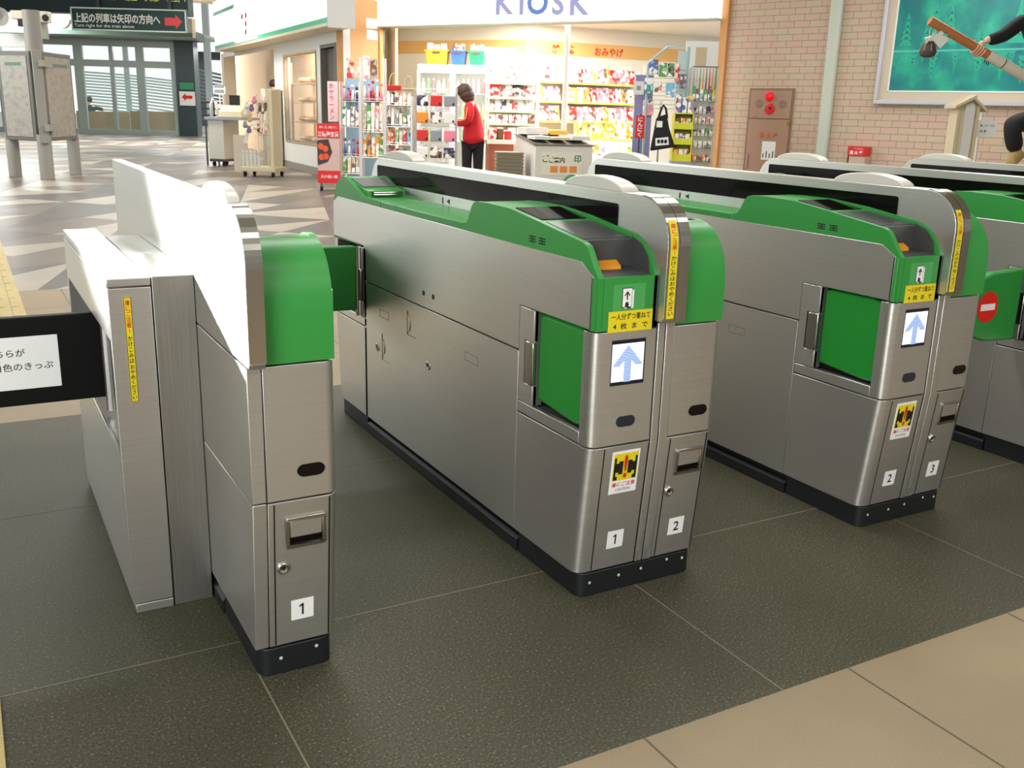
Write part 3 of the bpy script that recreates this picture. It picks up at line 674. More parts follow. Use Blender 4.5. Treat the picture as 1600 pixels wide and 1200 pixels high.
text('lettering', '消 火 栓', mat('faded_red_ink', srgb(196, 66, 40), .5), lo_, BW.p(*[(BW.at(1201, 212, -.03)[0]), -.0305, BW.at(1201, 212, -.03)[1]]), BW.d, (0, 0, 1), .085, .30, bold=.02)
r = rect(BW, 1190, 221, 1211, 250, -.03); nn = slab('paper_notice', BW, r, -.032, -.03, PAPER, lo_)
m = MB(BW)
for k in range(4): m.box(r[0]+.02+k*.05, r[0]+.035+k*.05, -.0332, -.032, r[2]+.03, r[2]+.09+.03*(k % 2))
m.build('pictogram', INK, nn)
r = rect(BW, 1170, 240, 1174, 262, -.03); slab('door_handle', BW, (a0+.05, a0+.075, r[2], r[3]), -.05, -.03, CHROME, lo_)
# fire extinguisher box
a0, a1 = px(BW, 1324, -.2, 237), px(BW, 1352, -.2, 238); z1, z0 = pz(BW, 229, 1338, -.2), pz(BW, 244, 1338, -.2)
fb = thing('fire_extinguisher_stand', 'small red fire extinguisher sign box standing by the brick wall', 'fire extinguisher', BW.p((a0+a1)/2, -.1, 0))
m = MB(BW); m.box(a0, a1, -.2, -.02, z0, z1); s_ = m.build('sign_box', RED, fb, bevel=.005)
m = MB(BW); m.box(a0+.03, a1, -.19, -.02, .02, z0); m.build('box_body', mat('stand_beige', srgb(196, 172, 150), .5), fb)
for x in (a0, a0+.05): m = MB(BW); m.tube([BW_ for BW_ in ((x+.01, -.18, 0), (x+.01, -.18, z0))], .008); m.build('leg', BLACK, fb)
text('lettering', '消 火 器', PAPER, s_, BW.p((a0+a1)/2, -.201, z0+(z1-z0)*.36), BW.d, (0, 0, 1), (z1-z0)*.42, (a1-a0)*.75, bold=.04)
text('lettering', 'Fire extinguisher', PAPER, s_, BW.p((a0+a1)/2+.03, -.201, z0+(z1-z0)*.78), BW.d, (0, 0, 1), (z1-z0)*.16, (a1-a0)*.5)
# framed teal picture
def picture_mat():
    m = mat('teal_forest_picture', srgb(20, 150, 138), .3, coat=.3); n, l, b = nodes(m)
    t1 = noise(n, l, 1, (9, 1, 2.2), 6); r1 = ramp(n, [(.38, srgb(8, 118, 122)), (.52, srgb(16, 140, 130)), (.63, srgb(34, 168, 140)), (.75, srgb(70, 196, 160))]); l.new(t1.outputs['Fac'], r1.inputs[0])
    tc = n.new('ShaderNodeTexCoord'); sp = n.new('ShaderNodeSeparateXYZ'); l.new(tc.outputs['Object'], sp.inputs[0])
    rz = ramp(n, [(.0, (0, 0, 0, 1)), (.395, (0, 0, 0, 1)), (.405, (1, 1, 1, 1)), (.415, (0, 0, 0, 1))]); mr = n.new('ShaderNodeMapRange'); mr.inputs['From Max'].default_value = 1.6
    l.new(sp.outputs['Z'], mr.inputs['Value']); l.new(mr.outputs[0], rz.inputs[0])
    mx_ = n.new('ShaderNodeMix'); mx_.data_type = 'RGBA'; l.new(rz.outputs[0], mx_.inputs[0]); l.new(r1.outputs[0], mx_.inputs[6]); mx_.inputs[7].default_value = srgb(90, 205, 180)
    l.new(mx_.outputs[2], b.inputs['Base Color']); return m
a0 = px(BW, 1366, -.02, 162); z0 = pz(BW, 163, 1369, -.02); a1 = a0+4.2; z1 = z0+2.3
pf = thing('framed_picture', 'large teal forest picture in a silver frame on the brick wall', 'picture', BW.p((a0+a1)/2, -.02, z0))
m = MB(BW)
for (x0, x1, y0, y1) in ((a0, a1, z0, z0+.055), (a0, a1, z1-.055, z1), (a0, a0+.055, z0+.055, z1-.055), (a1-.055, a1, z0+.055, z1-.055)): m.box(x0, x1, -.075, 0, y0, y1)
m.build('silver_frame', mat('silver_paint', srgb(206, 206, 212), .3, .35), pf, bevel=.012, bseg=3)
m = MB(BW); wv = .155
for (x0, x1, y0, y1) in ((a0+.05, a1-.05, z0+.05, z0+wv), (a0+.05, a1-.05, z1-wv, z1-.05), (a0+.05, a0+wv, z0+wv, z1-wv), (a1-wv, a1-.05, z0+wv, z1-wv)): m.box(x0, x1, -.03, 0, y0, y1)
m.build('mount', mat('beige_mount', srgb(206, 192, 172), .4), pf)
m = MB(BW)
for (x0, x1, y0, y1) in ((a0+wv, a1-wv, z0+wv, z0+wv+.018), (a0+wv, a0+wv+.018, z0+wv, z1-wv)): m.box(x0, x1, -.034, -.02, y0, y1)
m.build('inner_fillet', PAPER, pf)
m = MB(BW); m.box(a0+wv, a1-wv, -.02, 0, z0+wv, z1-wv); m.cur = 1; rr = random.Random(5); a2 = a0+wv
for k in range(30):
    ta = a2+.15+rr.random()*1.9; th = .12+rr.random()*.35; th = th if k % 2 else min(th, .3); tz = z0+wv+.56 if k % 2 else z0+wv+.42+rr.random()*.06
    s2 = 1 if k % 2 else -1
    for j in range(5): w0 = th*.24*(1-j/5.5); zz = tz+s2*th*j/5; m.add([(ta-w0, -.0205, zz), (ta+w0, -.0205, zz), (ta, -.0205, zz+s2*th*.32)], [(0, 1, 2)])
m.build('picture', [picture_mat(), mat('picture_trees', srgb(42, 168, 140), .3)], pf)

# kiosk shell ---------------------------------------------------------------
IW = mat('kiosk_wall', srgb(246, 240, 226), .6); BAND = mat('orange_band', srgb(238, 190, 120), .55)
zf = pz(KF, 37, 865)                              # underside of the fascia
KB = 3.1
kc = KF.at(822, 100, KB)[0]; Kc = KF.p(kc, KB, 0)
RF = Frame(Kc[:2], 0)                             # right part of the back wall runs along X
zb1, zb0 = pz(KF, 62, 790, KB), pz(KF, 83, 800, KB)
m = MB(KF); m.box(-2.3, kc, KB, KB+.1, 0, 2.95); struct(m.build('wall_kiosk_back', IW))
m = MB(RF); m.box(0, 5.2, 0, .1, 0, 2.95); struct(m.build('wall_kiosk_side', IW))
LW = Frame((6.80, 16.88), 66); m = MB(LW); m.box(.06, 3.82, 0, .1, 0, 2.95); struct(m.build('wall_kiosk_left', IW))
m = MB(KF); m.box(-2.2, kc-.002, KB-.02, KB-.001, zb0, zb1); o = struct(m.build('trim_4', BAND))
m = MB(RF); m.box(.01, 5.2, -.02, -.001, zb0, zb1); band = struct(m.build('trim_5', BAND))
m = MB(); PL = [KF.p(-.1, .06, 2.9), KF.p(AKB+.1, .06, 2.9), RF.p(5.2, .1, 2.9), RF.p(0, .1, 2.9), KF.p(-2.3, KB+.1, 2.9)]; PL = [tuple(p) for p in PL]+[(p.x, p.y, 2.95) for p in PL]
m.add(PL, [(0, 1, 2, 3, 4), (9, 8, 7, 6, 5)]+[(i, (i+1) % 5, 5+(i+1) % 5, 5+i) for i in range(5)]); struct(m.build('ceiling_kiosk', IW))
m = MB(KF); m.box(AKB-.04, AKB+.04, .02, .14, 0, 2.9); struct(m.build('trim_6', SATIN, bevel=.01))
REDT = mat('red_letters', srgb(205, 50, 30), .5)
for s_, u, v, w_ in (('雑   誌', 880, 77, 34), ('おみやげ', 952, 82, 44)):
    a, z = RF.at(u, v, -.03); a_, _ = RF.at(u+w_, v, -.03)
    o = text('wall_lettering', s_, REDT, None, RF.p(a, -.025, z), RF.d, (0, 0, 1), .17, a_-a, bold=.02)
    tag(o, 'red characters for %s on the orange band inside the kiosk' % ('magazines' if u < 900 else 'souvenirs'), 'lettering')
# lit fascia
LIT = mat('lit_sign_white', (1, 1, 1, 1), .4, emit=1.6); LITB = mat('lit_sign_blue', srgb(120, 160, 235), .6, emit=.75, spec=.1); LITV = mat('lit_sign_violet', srgb(196, 198, 245), .6, emit=.72, spec=.1)
for q_ in (LITB, LITV): q_.node_tree.nodes['Principled BSDF'].inputs['Base Color'].default_value = (.02, .02, .03, 1)
ks = thing('kiosk_sign', 'white lit fascia sign with pale blue letters over the kiosk', 'shop sign', KF.p(AKB/2, -.1, zf))
m = MB(KF); m.box(.02, AKB-.02, -.22, .05, zf+.01, 4.2); m.build('light_box', LIT, ks)
m = MB(KF); m.box(.02, AKB-.02, -.22, .05, zf-.012, zf+.008); m.build('lower_edge', mat('sign_edge', srgb(186, 190, 176), .5), ks)
for ch, u, mt in (('K', 789, LITV), ('I', 815, LITV), ('O', 840, LITB), ('S', 872, LITV), ('K', 906, LITV)):
    a, z = KF.at(u, 4, -.22); text('letter', ch, mt, ks, KF.p(a, -.2205, z), KF.d, (0, 0, 1), .36, bold=.03, off=.002)
for k, (x, b) in enumerate(((1.2, .9), (2.8, 1.2), (4.4, 1.4), (1.6, 2.4), (4.0, 2.8), (5.6, 2.4))):
    P = KF.p(x, b, 2.86); area(P, P-Vector((0, 0, 1)), 1.3, .5, 105, (1, .97, .90))
# paper notices on the orange wall
for (u0, v0, u1, v1, lab) in ((572, 29, 590, 45, 'upper white paper notice on the orange kiosk wall'), (573, 47, 590, 62, 'lower white paper notice on the orange kiosk wall')):
    r = rect(OW, u0, v0, u1, v1); o = slab('paper_notice', OW, r, -.004, -.0005, PAPER); tag(o, lab, 'notice')

# bakery --------------------------------------------------------------------
BWM = mat('bakery_white', srgb(240, 240, 236), .5); WARM = mat('bakery_warm_wall', srgb(244, 214, 176), .6); CREAM = mat('cream_panel', srgb(232, 222, 200), .5)
GRNS = mat('green_stripe', srgb(84, 200, 150), .4); zfb = pz(BK, 56, 437, -.4)
def bx(u, b=0, v=150): return px(BK, u, b, v)
aL = bx(352); aD0, aD1 = bx(503), bx(527); aW0, aW1 = bx(446), bx(495); aC = bx(430)
zd = pz(BK, 74, 515); zw1, zw0 = pz(BK, 85, 470), pz(BK, 221, 470)
m = MB(BK); m.box(aD1, 0, 0, .12, 0, 4.2); m.box(aW1, aD0, 0, .12, 0, 4.2); m.box(aD0, aD1, 0, .12, zd, 4.2); m.box(aW0, aW1, 0, .12, zw1, 4.2); m.box(aW0, aW1, 0, .12, 0, zw0); m.box(aC, aW0, 0, .12, 0, 4.2); m.box(aL, aC, 0, .12, zfb-.1, 4.2)
struct(m.build('wall_bakery', BWM))
m = MB(BK); m.box(aL-.35, aL, 0, .3, 0, zfb); struct(m.build('trim_7', CREAM))
m = MB(BK); m.box(aD0, aD0+.06, -.02, .1, 0, zd); m.box(aD1-.06, aD1, -.02, .1, 0, zd); m.box(aD0, aD1, -.02, .1, zd, zd+.06); d_ = struct(m.build('door_1', mat('door_grey', srgb(120, 118, 112), .5)))
m = MB(BK); m.box(aD0+.06, aD1-.06, .08, .11, 0, zd); m.build('door_leaf', mat('door_dark', srgb(92, 86, 80), .5), d_)
_q = BK.p(aL-.35, 0, 1.8)-EYE; _ul = 800+FPX*_q.dot(RGT)/_q.dot(FWD)
m = MB(BK); m.box(BK.at(_ul, 150, 1.05)[0]+.05, -.4, 1.05, 1.1, 0, 4.2); struct(m.build('wall_bakery_back', WARM))
m = MB(BK); m.box(aD0-.05, aD0-.001, .125, 1.04, 0, 3.0); struct(m.build('wall_bakery_side', WARM))
m = MB(BK); m.box(-9, -.4, .125, 1.04, 3.0, 3.05); struct(m.build('ceiling_bakery', BWM))
m = MB(BK); m.box(aC, aD0-.06, -.012, 0, 0, .14); struct(m.build('baseboard_bakery', mat('grey_skirting', srgb(150, 146, 138), .5)))
for x in (-5.2, -3.6, -2.0): P = BK.p(x, .6, 2.95); area(P, P-Vector((0, 0, 1)), 1.0, .5, 55, (1, .86, .66))
bs = thing('bakery_sign', 'white lit bakery fascia sign with green stripes and arched panel', 'shop sign', BK.p(-3, -.2, zfb))
aR = bx(511, -.45, 30); aF = bx(336, -.45, 70)
m = MB(BK); m.box(aF, aR, -.45, 0, zfb+.02, zfb+1.1); m.build('light_box', mat('lit_sign_mint', (.95, 1, .98, 1), .4, emit=1.25), bs)
m = MB(BK); m.box(aR, aR+.02, -.45, 0, zfb-.05, zfb+1.2); m.build('end_panel', mat('end_grey', srgb(176, 176, 172), .5), bs)
m = MB(BK); m.box(aF, aR, -.455, -.449, zfb, zfb+.10); m.box(aF, aR, -.455, -.449, zfb+.78, zfb+.86); m.build('green_stripe', GRNS, bs)
m = MB(BK); m.box(aF, aR, -.46, 0, zfb-.03, zfb+.018); m.build('lower_edge', CREAM, bs)
a0, a1 = bx(366, -.5, 30), bx(397, -.5, 30); zc = zfb+.62; ca = (a0+a1)/2; ra = (a1-a0)/2
m = MB(BK); m.prism([(a0, zfb+.04), (a1, zfb+.04), (a1, zc)]+[(ca+ra*math.cos(math.radians(t)), zc+.42*math.sin(math.radians(t))) for t in range(15, 180, 15)]+[(a0, zc)], 'y', -.52, -.46); ap = m.build('arched_panel', LIT, bs)
for (u, v) in ((378, 26), (384, 24), (384, 37), (384, 50)):
    a, z = BK.at(u, v, -.52); m = MB(BK); m.box(a-.09, a+.09, -.523, -.52, z-.05, z+.05); m.build('red_character', REDT, ap)
# waiting room far at the back ---------------------------------------------
WR = CF(40, -24, 200); DG = mat('dark_green_steel', srgb(44, 62, 66), .45); MUL = mat('mullion_grey', srgb(158, 172, 168), .4)
GLS = mat('pale_glass', srgb(205, 240, 232), .02, alpha=.10)
wr = lambda u, v, b=0: WR.at(u, v, b)
zt = wr(200, 62)[1]; zh = wr(200, 52)[1]
w1 = thing('glazing_frame', 'grey framed glass front of the waiting room at the far end', 'window', WR.p(wr(200, 150)[0], 0, 0))
m = MB(WR)
for u, wd in ((4, .10), (127, .16), (178, .07), (222, .14), (277, .14)): a = wr(u, 140)[0]; m.box(a-wd, a+wd, -.08, .08, 0, zt)
a0, a1 = wr(-60, 140)[0], wr(279, 140)[0]
for v, h in ((100, .12), (68, .12), (207, .10)): z = wr(200, v)[1]; m.box(a0, a1, -.07, .07, max(z-h, 0), z+h)
m.build('mullions', MUL, w1)
for u0, u1 in ((6, 125), (129, 176), (180, 220), (224, 275)): r = rect(WR, u0, 62, u1, 206); slab('glass_pane', WR, r, -.012, .012, GLS, w1)
m = MB(WR); m.box(a0-6, wr(316, 60)[0], -1.0, .4, zt, zh+.05); struct(m.build('trim_8', mat('grey_beam', srgb(118, 124, 122), .5)))
m = MB(WR); m.box(a0-6, wr(305, 60)[0], -.2, 5, zh+.06, zh+.16); struct(m.build('ceiling_waiting', mat('canopy_white', srgb(216, 226, 222), .6)))
a0, a1 = wr(279, 140)[0], wr(308, 140)[0]
m = MB(WR); m.box(a0, a1, -.3, .5, 0, zt); struct(m.build('wall_pillar', DG))
r = rect(WR, 281, 143, 305, 165, -.32); sg = slab('arrow_sign', WR, r, -.36, -.30, PAPER); tag(sg, 'white sign with red arrow on the dark far pillar', 'sign'); 
cx, cz = (r[0]+r[1])/2, r[2]+(r[3]-r[2])*.6; wl = (r[1]-r[0])*.34
m = MB(WR); m.prism([(cx-wl, cz), (cx-wl*.3, cz+.14), (cx-wl*.3, cz+.06), (cx+wl, cz+.06), (cx+wl, cz-.06), (cx-wl*.3, cz-.06), (cx-wl*.3, cz-.14)], 'y', -.372, -.361)
def child_of(mesh_obj, mb, name, mt):
    """a part of a top-level mesh that is itself turned with its frame"""
    o = mb.build(name, mt, None); mw = o.matrix_basis.copy(); o.parent = mesh_obj; o.matrix_parent_inverse = mesh_obj.matrix_basis.inverted(); return o
child_of(sg, m, 'red_arrow', RED)
r = rect(WR, 281, 129, 303, 140, -.32); o = slab('exit_sign', WR, r, -.36, -.30, mat('sign_green', srgb(40, 140, 96), .4)); tag(o, 'small green sign above the arrow sign on the far pillar', 'sign')
for x_ in (-2, 1.5, 5): P = WR.p(wr(150, 150)[0]+x_, 2.2, zt-.15); area(P, P-Vector((0, 0, 1)), 2, 1, 160, (.95, 1, .97))
WD = mat('bench_wood', srgb(168, 128, 84), .5)
for k, (u0, u1, lab) in enumerate(((117, 199, 'longer curved wooden bench behind the waiting room glass'), (201, 274, 'shorter curved wooden bench behind the waiting room glass beside the dark pillar'))):
    r = rect(WR, u0, 174, u1, 206, .8); n_ = 8; m = MB(WR); pl = [(r[0]+(r[1]-r[0])*i/n_, .8+.25*((i/n_-.5)*2)**2) for i in range(n_+1)]
    m.prism(pl+[(x, y+.12) for x, y in pl[::-1]], 'z', .02, r[3]); o = m.build('wooden_bench', WD); tag(o, lab, 'bench', 'waiting room benches')
# stair railings outside, beyond the glass
st_ = thing('outdoor_stair', 'grey sloping stair rails seen through the waiting room glass', 'railing', WR.p(WR.at(200, 150, 9)[0], 9, 0))
for k in range(13):
    b = 9; a0, z0 = WR.at(128, 112+k*4.6, b); a1, z1 = WR.at(275, 127+k*4.2+k*k*.06, b)
    m = MB(WR); m.tube([(a0, b, z0), ((a0+a1)/2, b, (z0+z1)/2+.05), (a1, b, z1)], .045, 6); m.build('rail', mat('rail_grey', srgb(196, 206, 206), .4), st_)
for a in (a0, (a0+a1)/2, a1): m = MB(WR); m.box(a-.1, a+.1, b, b+.2, 0, z0+3); m.build('post', mat('rail_grey', srgb(150, 160, 162), .4), st_)
st_ = thing('outdoor_roof', 'grey sloping bars outdoors between the dark pillar and the bakery', 'railing', WR.p(WR.at(330, 150, 14)[0], 14, 0))
for k in range(9):
    b = 14; a0, z0 = WR.at(304, 108+k*6, b); a1, z1 = WR.at(364, 121+k*5.4, b)
    m = MB(WR); m.tube([(a0, b, z0), (a1, b, z1)], .07, 6); m.build('bar', mat('rail_dark', srgb(160, 166, 170), .4), st_)
for a in (a0, a1): m = MB(WR); m.box(a-.1, a+.1, b, b+.2, 0, z0+2.6); m.build('post', mat('rail_dark', srgb(128, 134, 138), .4), st_)
b = 6; a0, z0 = WR.at(304, 160, b); a1, z1 = WR.at(364, 160, b); hr_ = thing('handrail', 'thin dark level handrail outdoors left of the register cart', 'railing', WR.p(a0, b, 0))
for v in (160, 170, 180): z = WR.at(330, v, b)[1]; m = MB(WR); m.tube([(a0, b, z), (a1, b, z)], .045, 6); m.build('rail', DGREY, hr_)
for a in (a0, (a0+a1)/2, a1): m = MB(WR); m.tube([(a, b, 0), (a, b, z0)], .04, 6); m.build('post', DGREY, hr_)
m = MB(); m.add([(-20, 44, -.012), (40, 44, -.012), (40, 100, -.012), (-20, 100, -.012)], [(0, 1, 2, 3)]); struct(m.build('floor_outside', mat('pale_concrete', srgb(196, 196, 190), .7)))
r = rect(WR, 300, 66, 364, 92, 18); m = MB(WR); m.box(r[0], r[1], 18, 19, r[2], r[2]+.35); m.box(r[0], r[1], 18, 19, r[3]-.9, r[3]-.5); m.box(r[0]+.2, r[0]+.6, 18.2, 18.8, 0, r[3]-.5); m.box(r[1]-.6, r[1]-.2, 18.2, 18.8, 0, r[3]-.5); o = m.build('footbridge', mat('bridge_grey', srgb(120, 126, 130), .5)); tag(o, 'grey outdoor footbridge beam above the sloping bars', 'bridge')
a0, z0 = WR.at(324, 100, 12); m = MB(WR); m.box(a0-.15, a0+.15, 12, 12.3, 0, z0+3); o = m.build('lamp_post', mat('post_pale', srgb(216, 224, 224), .5)); tag(o, 'pale outdoor post beyond the dark pillar', 'post')
# ================================================================== hanging sign, departure board, map stand
SF = CF(25, None, 200); NAVY = mat('board_dark_green', srgb(28, 52, 58), .4)
r = rect(SF, -60, -60, 292, 20); 
db = thing('departure_board', 'dark departure board with amber letters hanging from the ceiling', 'display board', SF.p((r[0]+r[1])/2, 0, r[2]))
slab('board', SF, (r[0], r[1], r[2], 4.28), 0, .4, NAVY, db, .02)
AMB = mat('amber_letters', srgb(190, 196, 70), .4, emit=.5)
a, z = SF.at(205, 0, -.002); text('lettering', '快速 一ノ関・北上・久慈・上野 1', AMB, db, SF.p(a, -.002, z+.06), SF.d, (0, 0, 1), .16, 2.5, bold=.01)
r = rect(SF, 111, 13, 291, 49, -.15)
hs = thing('direction_sign', 'dark green hanging sign with white characters and red arrow', 'sign', SF.p((r[0]+r[1])/2, -.1, r[2]))
slab('panel', SF, r, -.15, -.02, mat('sign_dark_green', srgb(22, 60, 58), .35), hs)
m = MB(SF); t = .03
for q in ((r[0], r[1], r[2], r[2]+t), (r[0], r[1], r[3]-t, r[3]), (r[0], r[0]+t, r[2], r[3]), (r[1]-t, r[1], r[2], r[3])): m.box(q[0], q[1], -.158, -.148, q[2], q[3])
m.build('white_border', mat('border_mint', srgb(214, 232, 222), .4), hs)
a, z = SF.at(183, 29, -.152); text('lettering', '上記の列車は矢印の方向へ', PAPER, hs, SF.p(a, -.152, z), SF.d, (0, 0, 1), .22, 1.98, bold=.03)
a, z = SF.at(163, 41, -.152); text('lettering', 'Turn right for the train above', PAPER, hs, SF.p(a, -.152, z), SF.d, (0, 0, 1), .09, 1.38, bold=.012)
a, z = SF.at(271, 34, -.155); w_ = .20
m = MB(SF); m.prism([(a+w_, z), (a+w_*.25, z+.16), (a+w_*.25, z+.085), (a-w_, z+.085), (a-w_, z-.085), (a+w_*.25, z-.085), (a+w_*.25, z-.16)], 'y', -.158, -.151); m.build('red_arrow', mat('arrow_red', srgb(228, 70, 74), .4), hs)
r = rect(SF, 150, 12, 156, 14, -.1)
for a2 in (r[0], px(SF, 262, -.1, 10)): m = MB(SF); m.box(a2, a2+.08, -.1, -.05, r[2]-.02, 4.28); m.build('hanger', DGREY, hs)
# pale band behind the sign
SB = CF(31, None, 100); r = rect(SB, -40, 24, 300, 47); o = slab('fascia_band', SB, r, 0, .3, mat('fascia_pale', srgb(206, 208, 204), .5)); tag(o, 'pale band with green lower edge behind the hanging sign', 'fascia')
m = MB(SB); m.box(r[0], r[1], -.02, .3, r[2]-.12, r[2]); child_of(o, m, 'green_edge', mat('dull_green', srgb(96, 126, 114), .5))
a, z = SB.at(96, 38, -.03); m = MB(SB); m.lathe(SB.p(a, -.03, z), [(0, 0), (.42, 0), (.42, .02), (0, .02)], -SB.n, 20) if False else m.prism([(a+.24*math.cos(math.radians(t)), z+.14+.24*math.sin(math.radians(t))) for t in range(180, 361, 15)], 'y', -.035, -.02); lg = child_of(o, m, 'round_logo', PAPER)

# three legged map stand -----------------------------------------------------
A3, B3, C3 = Vector((.83, 18.35)), Vector((1.265, 17.75)), Vector((1.78, 18.72))
GRY = mat('stand_grey', srgb(160, 158, 150), .45); GRYD = mat('stand_dark_grey', srgb(112, 110, 106), .45)
def map_mat():
    m = mat('faded_map', srgb(188, 184, 174), .4); n, l, b = nodes(m); t = noise(n, l, 1, (9, 9, 13), 4); r_ = ramp(n, [(.35, srgb(150, 147, 140)), (.5, srgb(164, 160, 152)), (.7, srgb(174, 166, 154))]); l.new(t.outputs['Fac'], r_.inputs[0]); l.new(r_.outputs[0], b.inputs['Base Color']); return m
ms = thing('map_stand', 'grey three-legged stand with two tall map panels', 'information stand', (1.27, 18.2, 0))
FA = Frame(A3, math.degrees(math.atan2(B3.y-A3.y, B3.x-A3.x))); FB = Frame(B3, math.degrees(math.atan2(C3.y-B3.y, C3.x-B3.x)))
zt, zb = pz(FA, 80, 40), pz(FA, 219, 40)
for p, r_ in ((A3, .10), (B3, .11), (C3, .10)):
    m = MB(); m.lathe((p.x, p.y, 0), [(0, 0), (r_, 0), (r_, zb+.1), (0, zb+.1)], (0, 0, 1), 20); m.build('leg', GRY, ms, smooth=False, bevel=.004)
for F_, L_ in ((FA, (B3-A3).length), (FB, (C3-B3).length)):
    m = MB(F_); m.box(-.02, L_-.03, -.10, -.02, zb, zt); p_ = m.build('map_panel', GRYD, ms, bevel=.01)
    m = MB(F_); m.box(.05, L_-.10, -.108, -.10, zb+.06, zt-.07); mp_ = m.build('map_sheet', map_mat(), p_)
    m = MB(F_); m.box(.16, L_-.22, -.110, -.108, zt-.22, zt-.17); m.build('heading', mat('heading_green', srgb(96, 128, 112), .5), mp_) if False else m.build('heading_strip', mat('heading_green', srgb(96, 128, 112), .5), ms)
zc_ = pz(CF(17.6, None, 62), 22, 58)
m = MB(); m.box(B3.x-.07, B3.x+.07, B3.y-.17, B3.y-.10, zb-.03, zt+.02); m.build('corner_post', GRY, ms, bevel=.01)
for v in (100, 199):
    z = pz(FB, v, 65); m = MB(FB); m.box(-.20, .12, -.20, -.12, z-.05, z+.05); m.build('clamp', GRY, ms)
m = MB(); m.lathe((B3.x, B3.y+.12, zt), [(0, 0), (.13, 0), (.13, zc_-zt), (0, zc_-zt)], (0, 0, 1), 20); m.build('column', GRY, ms)
HF = CF(17.9, None, 50)
r = rect(HF, 20, 17, 54, 31); o = thing('security_camera', 'boxy camera housing on top of the map stand column', 'camera', HF.p((r[0]+r[1])/2, 0, r[2])); m = MB(HF); m.box(r[0], r[1], -.1, .15, r[2], r[3]); m.build('housing', CREAM, o, bevel=.02)
a, z = HF.at(36, 34, -.05); m = MB(HF); m.box(a-.06, a+.06, -.12, .0, z-.08, z+.03); m.build('lens', BLACK, o)
m = MB(); m.tube([HF.p((r[0]+r[1])/2, 0, r[2]+.05), HF.p((r[0]+r[1])/2, 0, r[2]+.05).lerp(Vector((B3.x, B3.y+.12, r[2]+.05)), 1-.134/((HF.p((r[0]+r[1])/2, 0, 0)-Vector((B3.x, B3.y+.12, 0))).length))], .035); m.build('arm', GRY, o)
m = MB(HF); a, z = HF.at(58, 44, 0); m.tube([(a-.12, 0, z+.02), (a+.0, .05, z-.1), (a+.02, .05, z-.22)], .03); m.build('bracket', GRY, o)
r = rect(HF, 62, 18, 76, 36); o = thing('loudspeaker', 'small loudspeaker on the right of the map stand column', 'loudspeaker', HF.p((r[0]+r[1])/2, 0, r[2])); m = MB(HF); m.box(r[0], r[1], -.08, .12, r[2], r[3]); m.build('case', CREAM, o, bevel=.015)
a, z = HF.at(71, 28, -.09); m = MB(); m.lathe(HF.p(a, -.08, z), [(0, 0), (.055, 0), (.055, .02), (0, .02)], -HF.n, 16); m.build('cone', BLACK, o)
m = MB(HF); m.box(r[0]+.02, r[0]+.08, -.02, .1, r[2]-.25, r[2]); m.build('bracket', GRY, o)
a, z = HF.at(4, 27, 0); m = MB(); m.lathe(HF.p(a, 0, z), [(0, .12), (.05, .12), (.09, .0), (.15, -.08), (.14, -.08), (0, .02)], HF.n, 18); o = m.build('horn_speaker', GRY); tag(o, 'round grey horn speaker at the left of the map stand top', 'loudspeaker')
r = rect(HF, -8, 52, 42, 73, .2); o = slab('white_sign_box', HF, r, .2, .3, PAPER); tag(o, 'white sign box attached behind the map stand panels', 'sign')
# ================================================================== goods
ORDN = ['first', 'second', 'third', 'fourth', 'fifth', 'sixth', 'seventh', 'eighth', 'ninth', 'tenth', 'eleventh', 'twelfth', 'thirteenth', 'fourteenth']
COL = dict(red=(214, 44, 40), pink=(240, 140, 160), white=(240, 238, 232), cream=(240, 222, 184), orange=(240, 150, 50), yellow=(244, 196, 84), green=(84, 160, 80), blue=(70, 110, 180),
           navy=(40, 46, 80), brown=(110, 74, 52), grey=(150, 152, 160), black=(26, 26, 28), violet=(130, 110, 170), teal=(50, 150, 150), lime=(190, 205, 50), beige=(206, 184, 150), clear=(214, 214, 206), skyblue=(120, 190, 225))
def plain(c): return mat('plain_'+c, srgb(*COL[c]), .5)
def printed(c, second='white', sc=17):
    """paper or film with a blotchy colour print"""
    k = 'print_%s_%s' % (c, second)
    if k in MATS: return MATS[k]
    m = mat(k, srgb(*COL[c]), .4); n, l, b = nodes(m); t = n.new('ShaderNodeTexVoronoi'); tc = n.new('ShaderNodeTexCoord'); oi = n.new('ShaderNodeObjectInfo'); ad = n.new('ShaderNodeVectorMath'); ad.operation = 'ADD'
    l.new(tc.outputs['Object'], ad.inputs[0]); l.new(oi.outputs['Location'], ad.inputs[1]); l.new(ad.outputs[0], t.inputs['Vector']); t.inputs['Scale'].default_value = sc
    r = ramp(n, [(0, srgb(*COL[c])), (.40, srgb(*COL[second])), (.58, srgb(250, 244, 236)), (.76, srgb(*[int(q*.5+120) for q in COL[c]])), (.93, srgb(120, 92, 86))], 'CONSTANT'); sp = n.new('ShaderNodeSeparateColor'); l.new(t.outputs['Color'], sp.inputs[0])
    l.new(sp.outputs[0], r.inputs[0]); l.new(r.outputs[0], b.inputs['Base Color']); return m
rg = random.Random(11)
